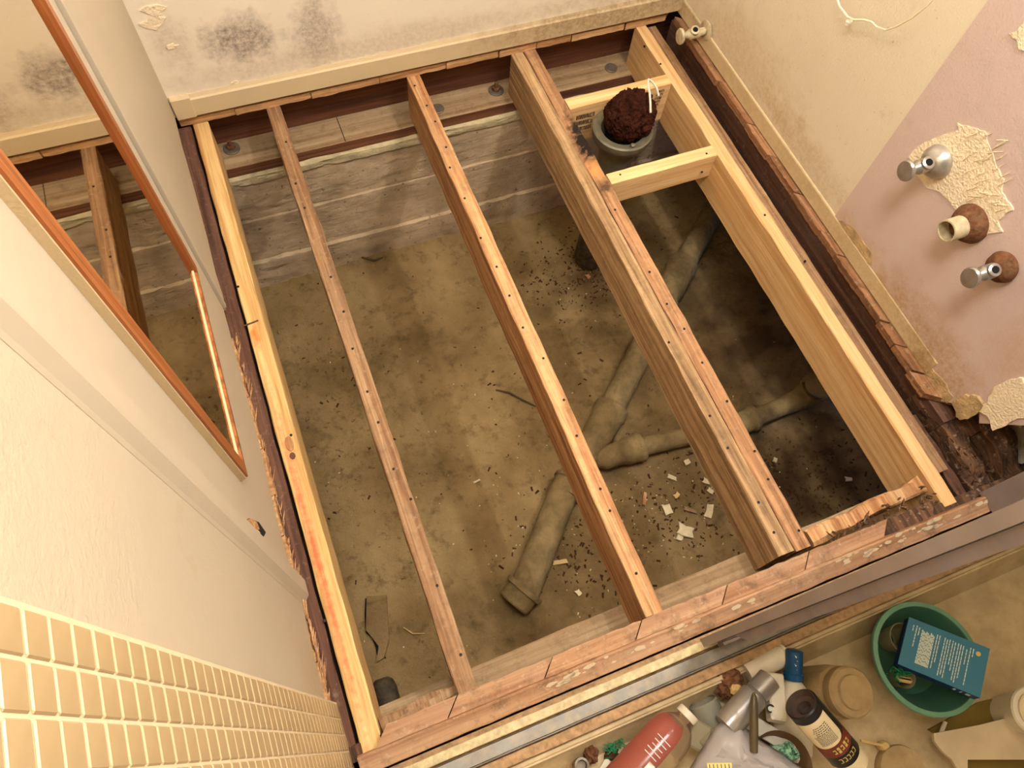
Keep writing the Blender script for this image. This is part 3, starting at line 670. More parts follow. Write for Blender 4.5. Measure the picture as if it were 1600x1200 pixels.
run('pipe_run', G(882, 765, zc), G(815, 935, zc - .012), .046)
m = MB(); a = G(822, 918, zc - .004); b = G(797, 950, zc - .02); m.lathe(a, b, [(0, .046), (0, .06), (.014, .06), (.016, .05), (.055, .05), (.06, .046)], 24); obj('hub', m, 'pipe', DP, True)
obj('branch_elbow', MB().tube([G(928, 715, zc), G(945, 716, zc), G(965, 709, zc), G(985, 702, zc)], [.03, .037, .038, .038], 18), 'pipe', DP, True)
hub(G(1003, 697, zc + .002), G(968, 709, zc), .049)
run('branch_pipe', G(995, 700, zc), G(1160, 662, zc), .030)
hub(G(1180, 652, zc), G(1150, 664, zc), .043)
run('branch_pipe', G(1170, 657, zc), G(1235, 630, zc + .0), .030)
m = MB(); m.tube([G(1225, 634, zc), G(1248, 624, zc + .005), G(1264, 614, zc + .02), G(1274, 606, zc + .05)], [.031, .036, .042, .05], 20, False)
m.tube([G(1274, 606, zc + .05), G(1274, 606, zc + .051), G(1264, 614, zc + .02), G(1255, 620, zc)], [.05, .040, .036, .02], 20, True)
obj('open_elbow', m, 'pipe', DP, True)
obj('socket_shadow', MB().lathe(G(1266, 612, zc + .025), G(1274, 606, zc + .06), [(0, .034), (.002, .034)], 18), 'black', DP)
# buried flat slab and dark stub near the left joist
tag(obj('concrete_fragment', MB().prism(qz([(573, 932), (604, 930), (608, 1000), (600, 1028), (588, 1035), (592, 1010), (578, 992), (572, 985)], -.672), 2, -.71, -.668), 'earth', base=True), 'flat grey slab fragment half buried beside the yellow pine joist', 'rubble')
m = MB(); a = PZ(596, 1060, -.66); b = PZ(606, 1100, -.67); m.lathe(a, b, [(0, .018), (.01, .030), (.03, .036), (.12, .036), (.13, .03)], 18)
tag(obj('pipe_stub', m, 'iron', smooth=True, base=True), 'dark rounded iron stub at the foot of the yellow pine joist', 'pipe')
# crack in the earth drawn as a black tube, then twigs
def wire(name, pts, r_, mat, label, cat, seg=6):
    m = MB(); m.tube(pts, r_, seg); return tag(obj(name, m, mat, smooth=True, base=True), label, cat)
def gp(px, py, dz=.004):
    p = PZ(px, py, -.68); p = PZ(px, py, gz(p.x, p.y) + dz); return p
wire('fissure', [gp(*q) for q in ((572, 935), (571, 960), (573, 988), (582, 996), (589, 1010), (590, 1022), (603, 1028))], [.002, .0025, .0028, .003, .004, .003, .0015], 'black', 'thin black root curling over the earth beside the grey slab fragment', 'fissure')
wire('twig', [gp(*q, .008) for q in ((775, 609), (795, 613), (815, 624), (838, 635))], [.002, .0032, .003, .002], 'twig', 'bent dark twig lying on the earth left of the middle joist', 'twig')
wire('twig', [gp(*q, .008) for q in ((556, 399), (585, 407), (598, 402))], [.003, .004, .002], 'twig', 'short dark twig at the foot of the concrete wall', 'twig')
wire('twig', [gp(*q, .008) for q in ((630, 980), (645, 990), (664, 990))], [.0012, .002, .0012], 'yellowknob', 'small pale curved splinter on the earth near the thin brown joist', 'twig')
# ---------------------------------------------------------------- chips of plaster and wood
def chip(px, py, L, W, ang, mat, label, seed, grp=None, name='plaster_chip', th=.006):
    r = random.Random(seed); p = gp(px, py, .007); m = MB(); ring = []
    base = [(-.5, -.45), (-.1, -.5), (.5, -.38), (.46, .1), (.5, .46), (0, .42), (-.48, .5), (-.42, 0)]
    T = Matrix.Rotation(ang, 3, 'Z') @ Matrix.Rotation(r.uniform(-.25, .25), 3, 'X') @ Matrix.Rotation(r.uniform(-.2, .2), 3, 'Y')
    top = []; bt = []
    for x, y in base:
        x *= r.uniform(.8, 1.1); y *= r.uniform(.75, 1.1); top.append(p + T @ Vector((x * L, y * W, th / 2))); bt.append(p + T @ Vector((x * L, y * W, -th / 2)))
    m.loft([bt, top]); return tag(obj(name, m, mat, base=True), label, 'debris', grp)
chip(1071, 829, .055, .045, -.6, 'chip', 'largest broken plaster chip on the earth left of the doubled joist', 1)
chip(1062, 838, .03, .022, .9, 'chip', 'small plaster chip touching the lower side of the largest chip', 2)
chip(1043, 796, .036, .03, 1.5, 'chip', 'rounded cracked plaster chip above the largest chip', 3)
chip(1108, 799, .045, .026, .95, 'chip', 'oblong speckled plaster chip right of the largest chip', 4)
chip(1104, 752, .028, .018, -.8, 'chip', 'plaster chip beside the doubled joist, upper of two near its side', 5)
chip(1110, 767, .024, .016, -1.0, 'chip', 'plaster chip beside the doubled joist, lower of two near its side', 6)
chip(1074, 722, .022, .02, .1, 'chip', 'square cream plaster chip just below the branch pipe', 7)
chip(1049, 746, .034, .016, -.7, 'chip', 'pointed cream splinter between the branch pipe and the rounded chip', 8)
chip(1078, 797, .045, .013, -.75, 'oldfir', 'brown wood splinter lying among the plaster chips', 9, name='wood_splinter')
chip(1057, 774, .022, .016, .3, 'yellowknob', 'tan wood chip between the pointed splinter and the rounded chip', 10, name='wood_chip')
chip(1007, 779, .045, .012, 1.0, 'oldfir_red', 'orange-brown sliver of wood right of the middle joist', 11, name='wood_splinter')
chip(1211, 719, .018, .014, .8, 'chip', 'small white chip on dark earth right of the doubled joist', 12)
chip(1326, 749, .024, .016, -.4, 'chip', 'small greyish white chip on dark earth near the new pine joist', 13)
chip(745, 752, .026, .007, .15, 'chip', 'small pale stick of plaster on open earth in the middle', 14, th=.004)
chip(875, 878, .045, .016, -.2, 'yellowknob', 'tan wood chip close to the large drain pipe', 15, name='wood_chip')
chip(904, 926, .016, .02, .3, 'chip', 'small cream square chip near the front end of the middle joist', 16)
chip(919, 432, .014, .02, .2, 'oldfir_red', 'small orange wood chip in the dark litter behind the doubled joist', 17, name='wood_chip')
r = random.Random(77)
def scatter(name, mat, clusters, label, cat, smin, smax, elong=1.5, th=.3):
    m = MB()
    for cx, cy, sx, sy, nn in clusters:
        for k in range(nn):
            x = r.gauss(cx, sx); y = r.gauss(cy, sy)
            if not (-.7 < x < 2.2 and -1.58 < y < -.08): continue
            s_ = r.uniform(smin, smax); a = r.uniform(0, PI); z = gz(x, y) + s_ * th * .5
            T = Matrix.Rotation(a, 3, 'Z') @ Matrix.Rotation(r.uniform(-.5, .5), 3, 'X'); p = Vector((x, y, z)); e = r.uniform(1, elong)
            vs = [p + T @ Vector((u * s_ * e, v * s_, w_ * s_ * th)) for u, v, w_ in ((-.5, -.4, -.5), (.5, -.5, -.5), (.45, .5, -.5), (-.4, .4, -.5), (-.35, -.3, .5), (.4, -.35, .5), (.3, .35, .5))]
            m.add(vs, [(0, 1, 2, 3), (4, 5, 6), (0, 1, 5, 4), (1, 2, 6, 5), (2, 3, 4, 6), (3, 0, 4)])
    o = obj(name, m, mat); tag(o, label, cat); o['kind'] = 'stuff'; return o
scatter('wood_litter', 'litter', [(.92, -.38, .13, .09, 420), (1.22, -1.38, .13, .08, 420), (.85, -1.3, .12, .1, 260), (.45, -1.35, .1, .1, 160), (.3, -.8, .5, .4, 150)], 'dark brown wood crumbs and bark litter scattered on the earth', 'litter', .002, .008, 2.6)
scatter('plaster_crumbs', 'chip', [(.8, -1.25, .14, .1, 70), (.4, -1.25, .2, .15, 60), (.3, -.9, .35, .4, 60), (.9, -.4, .15, .1, 25), (1.15, -1.1, .15, .2, 30)], 'tiny pale plaster crumbs scattered on the earth', 'litter', .0015, .0045, 2)
scatter('earth_clods', 'earth', [(-.1, -.4, .15, .25, 160), (-.12, -.85, .12, .3, 140), (.9, -.7, .3, .3, 90), (1.3, -.9, .3, .3, 140)], 'small brown earth clods lying on the ground', 'litter', .003, .012, 1.4, .5)
# ---------------------------------------------------------------- toilet drain with stuffed rag
TD = thing('toilet_drain', 'upright grey flanged toilet drain pipe between the two pine blocks', 'pipe', (.93, -.37, -.66))
tc = Vector((.925, -.342, 0)); td = Vector((0, 0, 1))
m = MB(); ft = -.028
m.lathe((tc.x, tc.y, -.30), (tc.x, tc.y, 0), [(.0, .048), (.12, .05), (.18, .054), (.215, .060), (.235, .082), (.252, .088), (.268, .0885), (.272, .084), (.268, .064), (.24, .05), (.22, .048)], 40, False)
obj('flange', m, 'lead', TD, True)
m = MB(); m.lathe((tc.x, tc.y, -.66), (tc.x, tc.y, 0), [(0, .055), (.02, .055), (.10, .053), (.30, .052), (.40, .052)], 28); obj('riser', m, 'iron', TD, True)
p = Vector((tc.x - .005, tc.y - .075, -.028)); m = MB(); m.lathe(p, p + Vector((0, 0, 1)), [(0, .007), (.006, .007), (.008, .004)], 10); obj('flange_bolt', m, 'lead', TD)
# rag
me = bpy.data.meshes.new('rag'); bm = bmesh.new(); bmesh.ops.create_icosphere(bm, subdivisions=6, radius=1)
for v in bm.verts:
    d = v.co.normalized(); k = 1 + .14 * mn.noise(d * 1.8 + Vector((3, 1, 0)))
    q = d * 3 + Vector((mn.noise(d * 2.5), mn.noise(d * 2.5 + Vector((5, 0, 0))), mn.noise(d * 2.5 + Vector((0, 7, 0))))) * 1.2
    k += .17 * (1 - 2.4 * abs(mn.noise(q))) + .07 * (1 - 2 * abs(mn.noise(q * 2.7))) + .03 * mn.noise(d * 18)
    gl = (d - Vector((.66, -.35, .66)).normalized()).length
    if gl < .5: k -= (.5 - gl) * 1.2
    if abs(d.x - .18) < .12 and d.z > .0: k -= (.12 - abs(d.x - .18)) * 1.2
    v.co = Vector((d.x * .064 * k, d.y * .056 * k, d.z * .066 * k))
bm.to_mesh(me); bm.free(); me.materials.append(M['rag']); me.shade_smooth()
rag = bpy.data.objects.new('rag', me); col.objects.link(rag); rag.location = (.940, -.340, .010); rag['_org'] = tuple(rag.location)
tag(rag, 'crumpled dark brown rag stuffed into the toilet drain', 'rag')
m = MB(); cpts = [(.944, -.412, .043), (.949, -.392, .058), (.954, -.37, .072), (.958, -.345, .081), (.966, -.332, .084), (.976, -.338, .078), (.986, -.352, .066), (.990, -.366, .05)]
m.tube([Vector(c) + Vector((.026, .024, .012)) for c in cpts], .0032, 8); obj('cord', m, 'cord', rag, True)
# ---------------------------------------------------------------- valves, drain stub and cable on the right wall
def valve(label, c, R0=.026, flip=1, mat='chrome', toff=(0, 0), plate=None, plm='chrome', plr=.03):
    """c = centre of the wall plate at the wall; stem comes out along -x, oval handle at the end, outlet hole in the body"""
    y, z = c; t = thing('shutoff_valve', label, 'valve', (XR - .003, y, z))
    m = MB(); pr = plate or [(0, plr), (.004, plr), (.014, plr * .86), (.022, plr * .6), (.026, plr * .36)]
    m.lathe((XR - .003, y, z), (XR - 1, y, z), pr, 28); obj('wall_plate', m, plm, t, True)
    e = Vector((XR - .085, y + toff[0], z + toff[1])); s_ = Vector((XR - .01, y, z)); d = (e - s_).normalized()
    m = MB(); m.lathe(s_, e, [(0, .011), (.02, .012), (.022, .0155), (.05, .0155), (.053, .012), (.06, .010), (.064, .0075), (.075, .0075)], 18); obj('valve_body', m, mat, t, True)
    o0 = s_ + d * .037; m = MB(); up = Vector((-.15, -.35, .9)).normalized()
    m.lathe(o0, o0 + up, [(0, .012), (.016, .0135), (.021, .0135), (.022, .012)], 16); ou = obj('outlet', m, mat, t, True)
    m = MB(); m.lathe(o0 + up * .0215, o0 + up, [(0, .0078), (.0012, .0076)], 14); obj('outlet_hole', m, 'black', ou)
    u = d.orthogonal().normalized(); v = d.cross(u); hb = s_ + d * .074; rings = []
    for h, k in ((0, .5), (.002, .95), (.006, 1), (.010, .92), (.011, .6)):
        rings.append([hb + d * h + (Vector((0, 0, 1)) * math.cos(a) * .024 + Vector((0, 1, 0)) * math.sin(a) * .021) * k for a in (2 * PI * i / 24 for i in range(24))])
    m = MB(); m.loft(rings); obj('handle', m, mat, t, True)
    return t
valve('chrome shutoff valve with round dome plate, upper one on the pink wall', (-1.005, .405), toff=(.0, .0), plr=.036, plate=[(0, .033), (.006, .036), (.018, .033), (.028, .024), (.033, .014)])
valve('chrome shutoff valve with a rusty dome plate at the right edge of the pink wall', (-1.262, .372), plr=.034, plm='rust', plate=[(0, .030), (.008, .033), (.02, .029), (.03, .016)])
valve('small paint-spotted shutoff valve on the right wall near the back corner', (-.157, .075), mat='paintedmetal', plm='paintedmetal', plate=[(0, .029), (.003, .029), (.005, .025), (.006, .012)])
DS = thing('sink_drain_stub', 'open rusty sink drain stub with a flaked rusty flange on the pink wall', 'pipe', (XR, -1.15, .377))
yy, zz = -1.150, .374
obj('wall_flange', MB().lathe((XR - .003, yy, zz), (XR - 1, yy, zz), [(0, .041), (.008, .042), (.02, .036), (.028, .028), (.032, .022)], 28), 'rust', DS, True)
m = MB(); m.lathe((XR - .02, yy, zz), (XR - 1, yy, zz), [(0, .0235), (.05, .0235), (.0505, .0205), (.02, .0195)], 28, False); obj('stub_pipe', m, 'paintedmetal', DS, True)
m = MB(); m.lathe((XR - .04, yy, zz), (XR - 1, yy, zz), [(0, .0196), (.003, .0196)], 20); obj('rusted_bore', m, 'rust', DS)
pp = [((1306, -8), .03), ((1312, 10), .028), ((1324, 26), .025), ((1334, 31), .03), ((1350, 31), .035), ((1362, 34), .03), ((1370, 42), .026), ((1384, 47), .034), ((1400, 42), .042), ((1425, 28), .05), ((1450, 8), .055), ((1464, -8), .055)]
cb = thing('cable', 'loose thin cream cable with a clip hanging on the right wall', 'cable', PX(1384, 47, XR - .03))
m = MB(); P_ = [PX(a[0], a[1], XR - d) for a, d in pp]; m.tube(P_, [.0022] * 5 + [.0018] * 7, 8); obj('wire', m, 'cable', cb, True)
m = MB(); m.cbox(PX(1326, 35, XR - .024), (.016, .013, .013), .5, .002); obj('clip', m, 'white', cb)
# ---------------------------------------------------------------- shower pan and the clutter in it
struct('shower_floor', MB().box(-.24, 1.27, YF, -1.765, -.075, -.062), 'pan')
ZF = -.062
def Q(px, py, z): return PZ(px, py, z)
# teal basin
bk = thing('basin', 'round teal plastic basin holding a blue carton', 'basin', (.878, -1.872, ZF))
bc = Vector((.866, -1.868, 0)); m = MB(); zr = .03
ax = Vector((.0, .0, 1)); a0 = Vector((bc.x + .006, bc.y - .003, ZF))
H = zr - ZF
m.lathe(a0, a0 + ax, [(0, .05), (.002, .06), (.01, .066), (H * .5, .085), (H - .006, .102), (H - .006, .1085), (H, .109), (H + .002, .106), (H + .001, .0985), (H * .5, .08), (.014, .062), (.008, .045), (.008, .001)], 48, False); obj('bowl', m, 'teal', bk, True)
m = MB(); m.lathe(a0, a0 + ax, [(H - .003, .1092), (H + .0035, .1085), (H + .004, .0995), (H - .004, .0975)], 48, False); obj('rim', m, 'tealrim', bk, True)
# blue carton leaning on the rim
cz = .062; T3 = Matrix.Rotation(math.radians(-47), 3, 'Z') @ Matrix.Rotation(math.radians(-12), 3, 'Y') @ Matrix.Rotation(math.radians(4), 3, 'X')
cc = Vector((.888, -1.878, .05))
ct = thing('carton', 'blue printed carton leaning in the teal basin', 'carton', cc - Vector((0, 0, .03)))
obj('box_body', MB().cbox(cc, (.148, .098, .030), T3, .0008), 'navycard', ct)
obj('front_panel', MB().cbox(cc + T3 @ Vector((0, 0, .0153)), (.147, .097, .0008), T3), 'bluecard', ct)
m = MB(); r = random.Random(4)
def bar_(x, y0, y1, w_=.0016):
    y = y0
    while y < y1 - .002:
        l = min(r.uniform(.004, .011), y1 - y); m.cbox(cc + T3 @ Vector((x, y + l / 2, .0159)), (w_, l, .0005), T3); y += l + .0013
for x, a, b in ((-.062, .025, .038), (-.056, -.005, .038), (-.051, .02, .038), (-.018, -.032, .036), (-.0135, -.018, .036), (-.004, -.04, .036), (.0005, -.036, .036), (.005, -.041, .036), (.0105, -.012, .036), (.015, -.022, .036), (.0205, -.038, .036), (.025, -.041, .036), (.0295, -.03, .036), (.036, .0, .03), (.042, -.038, .036), (.047, .02, .036)): bar_(x, a, b)
for k in range(9): bar_(-.045 + k * .0027, -.034, .034 - (k % 3) * .002, .0022)
m.cbox(cc + T3 @ Vector((.056, -.0496, .004)), (.007, .0008, .010), T3); m.cbox(cc + T3 @ Vector((.044, -.0496, .004)), (.002, .0008, .012), T3); m.cbox(cc + T3 @ Vector((.032, -.0496, .004)), (.004, .0008, .010), T3)
obj('printing', m, 'print', ct)
g0 = cc + T3 @ Vector((.056, .030, .0157)); obj('gold_seal', MB().lathe(g0, g0 + T3 @ Vector((0, 0, 1)), [(0, .0045), (.0006, .0045)], 14), 'gold', ct)
# clear cup and scrub brush in the basin
g = Q(1397, 997, .0); m = MB(); a = Vector((g.x, g.y, -.032)); m.lathe(a, a + Vector((.15, -.1, 1)), [(0, .018), (.002, .022), (.03, .027), (.05, .030), (.05, .028), (.03, .025), (.004, .02)], 28, False)
m.tube([a + Vector((.004 + .010 * math.cos(t), -.004 + .016 * math.sin(t), .012 + t * .004)) for t in (k * .5 for k in range(12))], .0016, 6)
tag(obj('clear_cup', m, 'clearcup', smooth=True, base=True), 'dusty clear plastic cup inside the teal basin, left of the carton', 'cup')
g = Q(1406, 1058, .0); sb = thing('scrub_brush', 'small round cup with green scrub and tan pad, in the basin below the carton corner', 'brush', (g.x, g.y, -.02))
obj('cup', MB().lathe((g.x, g.y, -.03), (g.x, g.y, 1), [(0, .012), (.002, .016), (.045, .0225), (.048, .0225), (.045, .0205), (.006, .014)], 24, False), 'clearcup', sb, True)
obj('tan_pad', MB().cbox((g.x - .002, g.y - .004, .012), (.034, .013, .012), -.55, .004), 'yellowknob', sb)
m = MB()
for k in range(40):
    a = Vector((g.x + r.uniform(-.02, .014), g.y + r.uniform(.0, .018), r.uniform(-.01, .018))); m.tube([a, a + Vector((r.uniform(-.01, .01), r.uniform(-.004, .01), .008)), a + Vector((r.uniform(-.012, .012), r.uniform(-.01, .012), .014))], .0018, 4)
o = obj('green_scrub', m, 'greenleaf', sb); o['kind'] = 'stuff'
# white bottle with blue cap
a = Q(1241, 1016, .035); b = Q(1236, 1150, -.022)
bt = thing('blue_capped_bottle', 'white plastic bottle with a deep blue screw cap', 'bottle', (b.x, b.y, ZF)); L = (b - a).length
obj('cap', MB().lathe(a, b, [(0, .0155), (.001, .0168), (.042, .0172), (.043, .019), (.056, .019)], 24), 'bluecap', bt, True)
obj('bottle_body', MB().lathe(a, b, [(.056, .016), (.060, .017), (.064, .020), (.074, .029), (.09, .035), (.11, .038), (.19, .040), (.20, .034)], 28), 'white', bt, True)
m = MB()
for k in range(4):
    c0 = a.lerp(b, (.012 + .008 * k) / L) + Vector((-.004 + .003 * (k % 2), 0, .0165)); m.cbox(c0, (.002, .006, .0012))
obj('cap_printing', m, 'print', bt)
# black can
a = Q(1251, 1099, .165); b = Q(1352, 1215, .055)
cn = thing('spray_can', 'black can with a cream label and brown-red band, recessed dark end', 'can', (a.x, a.y, ZF)); cr = .0305; d = (b - a).normalized()
obj('can_body', MB().lathe(a, b, [(.002, cr - .001), (.0, cr - .003), (.0, cr - .004), (.012, cr - .008), (.014, cr - .018), (.010, .012), (.024, .010), (.024, .0005)], 36, False), 'brownlid', cn, True)
obj('can_side', MB().lathe(a, b, [(.0, cr - .003), (.002, cr - .0004), (.02, cr), (.165, cr), (.166, cr - .001)], 36, False), 'blackcan', cn, True)
def wrap(h0, h1, a0, a1, rr_, mat, name, parent, A=a, D=d, seg=18, rnd=0):
    """curved label on a cylinder, angles measured from straight up"""
    upv = (Vector((0, 0, 1)) - D * D.z).normalized(); sdv = D.cross(upv); m = MB(); vs = []; fs = []; nn = 8
    for j in range(nn + 1):
        for i in range(seg + 1):
            t = a0 + (a1 - a0) * i / seg; u = abs(i / seg * 2 - 1); e = rnd * (1 - (1 - u ** 4) ** .5) if rnd else 0
            h = h0 + (h1 - h0 - e) * j / nn if rnd >= 0 else h0
            vs.append(A + D * h + (upv * math.cos(t) + sdv * math.sin(t)) * rr_)
    for j in range(nn):
        for i in range(seg): k = j * (seg + 1) + i; fs.append((k, k + 1, k + seg + 2, k + seg + 1))
    m.add(vs, fs); return obj(name, m, mat, parent, True)
wrap(.018, .085, -.35, 1.7, cr + .0005, 'label', 'paper_label', cn, rnd=.012)
wrap(.083, .112, -1.2, 2.0, cr + .0003, 'brownred', 'red_band', cn)
wrap(.140, .17, -1.6, 2.2, cr + .0006, 'label', 'paper_label', cn)
upv = (Vector((0, 0, 1)) - d * d.z).normalized(); sdv = d.cross(upv); m = MB(); m2 = MB()
def mark(mm, h, t, lh, lt, rr_=cr + .0011):
    c0 = a + d * h + (upv * math.cos(t) + sdv * math.sin(t)) * rr_; n_ = (upv * math.cos(t) + sdv * math.sin(t)); tt = d.cross(n_)
    vs = [c0 + d * (x * lh) + tt * (y * lt) for x, y in ((-.5, -.5), (.5, -.5), (.5, .5), (-.5, .5))]; mm.add(vs, [(0, 1, 2, 3)])
for k in range(5):
    t = -.15
    while t < .75: mark(m, .032 + k * .0045, t + .25, .0018, .003); t += r.uniform(.11, .16)
for k in range(10):
    t = .0
    while t < 1.05: mark(m, .053 + k * .0026, t + .1, .0011, .0024); t += r.uniform(.08, .12)
obj('label_print', m, 'ink', cn)
for k, t in enumerate((-.25, .0, .25, .5, .75)):
    for hh in (.092, .1, ): mark(m2, hh + .002, t, .006 if k % 2 else .003, .005)
    mark(m2, .0975, t - .05, .010, .0015); mark(m2, .122, t, .009, .0018); mark(m2, .118, t + .08, .0018, .005); mark(m2, .127, t + .08, .0018, .005)
obj('band_print', m2, 'gold', cn)
# dusty jar
a = Q(1342, 1082, .09); b = Q(1295, 1052, -.01)
b = Vector((a.x - .02, a.y + .02, ZF + .0)); _ = 0; jr = thing('dusty_jar', 'dust-caked beige plastic jar standing between the black can and the basin', 'jar', (b.x, b.y, ZF))
obj('jar_body', MB().lathe(b, a, [(0, .042), (.003, .048), (.08, .051), (.10, .05), (.112, .044)], 10), 'dustyjar', jr)
obj('jar_lid', MB().lathe(b, a, [(.108, .044), (.112, .047), (.132, .047), (.137, .043), (.137, .032), (.142, .03), (.144, .015)], 36), 'dustyjar', jr, True)
# silver tube
a = Q(1203, 1060, .06); b = Q(1135, 1135, .05); tb = thing('silver_tube', 'silver ribbed tube lying left of the white bottle', 'tube', (a.x, a.y, ZF))
obj('tube_cap', MB().lathe(a, b, [(0, .021), (.001, .0225), (.038, .0225), (.04, .02)], 28), 'silver', tb, True)
pr = [(.04, .021), (.044, .024)]
for k in range(9): pr += [(.046 + k * .006, .0262), (.049 + k * .006, .0266)]
pr += [(.115, .0262), (.125, .025)]
obj('tube_body', MB().lathe(a, b, pr, 28), 'silver', tb, True)
# caulk cartridge behind, carton with round mark
a = Q(1228, 1022, .01); b = Q(1150, 1062, .0); m = MB(); m.lathe(a, b, [(0, .018), (.0, .021), (.006, .021), (.006, .0195), (.012, .0195), (.012, .0205), (.09, .0205)], 24)
tag(obj('cartridge', m, 'white', smooth=True, base=True), 'off-white cartridge lying against the curb behind the silver tube', 'tube')
c0 = Q(1211, 1090, .035); c1 = thing('paper_carton', 'crushed white paper carton with a round black mark beside the white bottle', 'carton', (c0.x, c0.y, ZF))
TT = Matrix.Rotation(math.radians(62), 3, 'Z') @ Matrix.Rotation(math.radians(8), 3, 'Y')
obj('carton_body', MB().cbox(c0, (.085, .032, .03), TT, .003), 'white', c1)
g0 = Q(1204, 1107, .052); obj('round_mark', MB().lathe(g0, g0 + Vector((0, 0, 1)), [(0, .008), (.0008, .008)], 18), 'ink', c1); obj('mark_centre', MB().lathe(g0 + Vector((-.001, 0, 0)), g0 + Vector((-.001, 0, 1)), [(.0007, .0045), (.0014, .0045)], 14), 'print', c1)
m = MB(); c0 = Q(1200, 1145, .0); m.cbox(c0, (.10, .03, .006), -.9, .001)
tag(obj('paper_strip', m, 'white', base=True), 'white folded paper strip sticking out behind the brown bowl', 'paper')
# olive handle
a = Q(1178, 1082, .10); b = Q(1178, 1165, .085); tag(obj('knife_handle', MB().lathe(a, b, [(0, .002), (.006, .005), (.02, .007), (.06, .0078), (.1, .007)], 14), 'olivewood', smooth=True, base=True), 'dark olive pointed handle lying across the silver tube', 'tool')
# brown bowl with sponge
g = Q(1222, 1195, .035); m = MB(); m.lathe((g.x, g.y, ZF), (g.x, g.y, 1), [(0, .03), (.004, .036), (.06, .052), (.094, .058), (.097, .0575), (.09, .053), (.05, .046), (.02, .03), (.018, .001)], 40, False)
bw = tag(obj('bowl', m, 'brownbowl', smooth=True, base=True), 'brown plastic bowl at the bottom edge holding a green sponge', 'bowl')
g2 = Q(1226, 1177, .03); m = MB(); m.cbox((g2.x - .006, g2.y + .002, .03), (.042, .03, .016), -.25, .004); m.cbox((g2.x + .013, g2.y + .006, .03), (.018, .02, .014), .3, .005); m.cbox((g2.x + .017, g2.y - .008, .03), (.018, .018, .014), .0, .005)
tag(obj('sponge', m, 'sponge', base=True), 'mottled green sponge lying in the brown bowl', 'sponge')
# plastic bag
r = random.Random(12)
bp = [(1118, 1135), (1137, 1122), (1152, 1124), (1165, 1140), (1190, 1158), (1225, 1178), (1258, 1203), (1280, 1225), (1220, 1240), (1140, 1240), (1060, 1225), (1078, 1200), (1098, 1168)]
nn = 26; m = MB(); cx = Q(1160, 1190, .08); outer = [Q(x, y, .05) for x, y in bp]; vs = []; fs = []; K = len(outer); RN = 9
for j in range(RN + 1):
    t = j / RN
    for i in range(K * 3):
        a = outer[i // 3].lerp(outer[(i // 3 + 1) % K], (i % 3) / 3); p = cx.lerp(a, t)
        z = .05 + .035 * (1 - t ** 3) + .010 * mn.noise(Vector((p.x * 50, p.y * 50, 2))) + .006 * mn.noise(Vector((p.x * 110 + p.y * 80, p.y * 20, 7))); vs.append(Vector((p.x, p.y, z)))
N3 = K * 3
for j in range(RN):
    for i in range(N3): a = j * N3 + i; b = j * N3 + (i + 1) % N3; fs.append((a, b, b + N3, a + N3))
m.add(vs, fs); bg = obj('plastic_bag', m, 'bag', smooth=True, base=True); tag(bg, 'crumpled milky plastic bag with a yellow label at the bottom edge', 'bag')
sl = bg.modifiers.new('thickness', 'SOLIDIFY'); sl.thickness = .0012
lc = Q(1125, 1203, .092); obj('yellow_label', MB().cbox(lc, (.045, .022, .001), -.35), 'yellowlabel', bg)
m = MB()
for k in range(6): m.cbox(lc + Matrix.Rotation(-.35, 3, 'Z') @ Vector((-.018 + k * .007, 0, .0008)), (.0012, .018, .0006), -.35)
obj('label_print', m, 'ink', bg)
# clear cups / wrappers between the red bottle and the tube
a = Q(1098, 1096, -.01); b = Q(1118, 1140, -.02); m = MB(); m.lathe(a, b, [(0, .026), (.003, .029), (.06, .031), (.062, .028), (.004, .026)], 24, False)
tag(obj('grey_cup', m, 'greycup', smooth=True, base=True), 'pale grey plastic cup lying behind the silver tube', 'cup')
a = Q(1092, 1150, .03); m = MB(); m.cbox(a, (.05, .04, .012), .7, .004); m.cbox(a + Vector((.012, -.016, .006)), (.03, .026, .01), .3, .003); tag(obj('clear_wrapper', m, 'clearcup', base=True), 'clear crumpled wrapper between the red bottle and the plastic bag', 'wrapper')
# red bottle
a = Q(1078, 1112, .055); b = Q(960, 1245, .02); D_ = (b - a).normalized()
rb = thing('red_bottle', 'clear bottle half full of bright red liquid with a white cap', 'bottle', (b.x, b.y, ZF))
obj('cap', MB().lathe(a, b, [(0, .019), (.0015, .0205), (.013, .0205), (.014, .018)], 28), 'white', rb, True)
obj('bottle_body', MB().lathe(a, b, [(.014, .016), (.018, .018), (.03, .030), (.042, .0385), (.06, .042), (.2, .043), (.205, .03)], 32), 'clearplastic', rb, True)
sd_ = D_.cross(Vector((0, 0, 1))).normalized()
m = MB(); a2 = a + D_ * .035; upx = Vector((0, 0, 1)); rings = []
for h, rr_ in ((0, .022), (.008, .032), (.025, .0385), (.06, .0405), (.16, .0405), (.165, .034)):
    ring = []
    for k in range(28):
        t = 2 * PI * k / 28; u = D_.orthogonal().normalized(); v = D_.cross(u); q = (u * math.cos(t) + v * math.sin(t)) * rr_
        s0 = q.dot(sd_); lim = rr_ * .35
        # liquid settles to the curb side of the tilted bottle
        if s0 < -lim: q = q + sd_ * (-lim - s0)
        ring.append(a2 + D_ * h + q)
    rings.append(ring)
m.loft(rings); lq = obj('red_liquid', m, 'redliquid', rb, True)
m = MB()
for k in range(5):
    c0 = a + D_ * (.078 + k * .009) + Vector((0, 0, .0432)) + sd_ * .008; m.cbox(c0, (.0012, .03 - .003 * (k % 3), .0008), math.atan2(D_.y, D_.x))
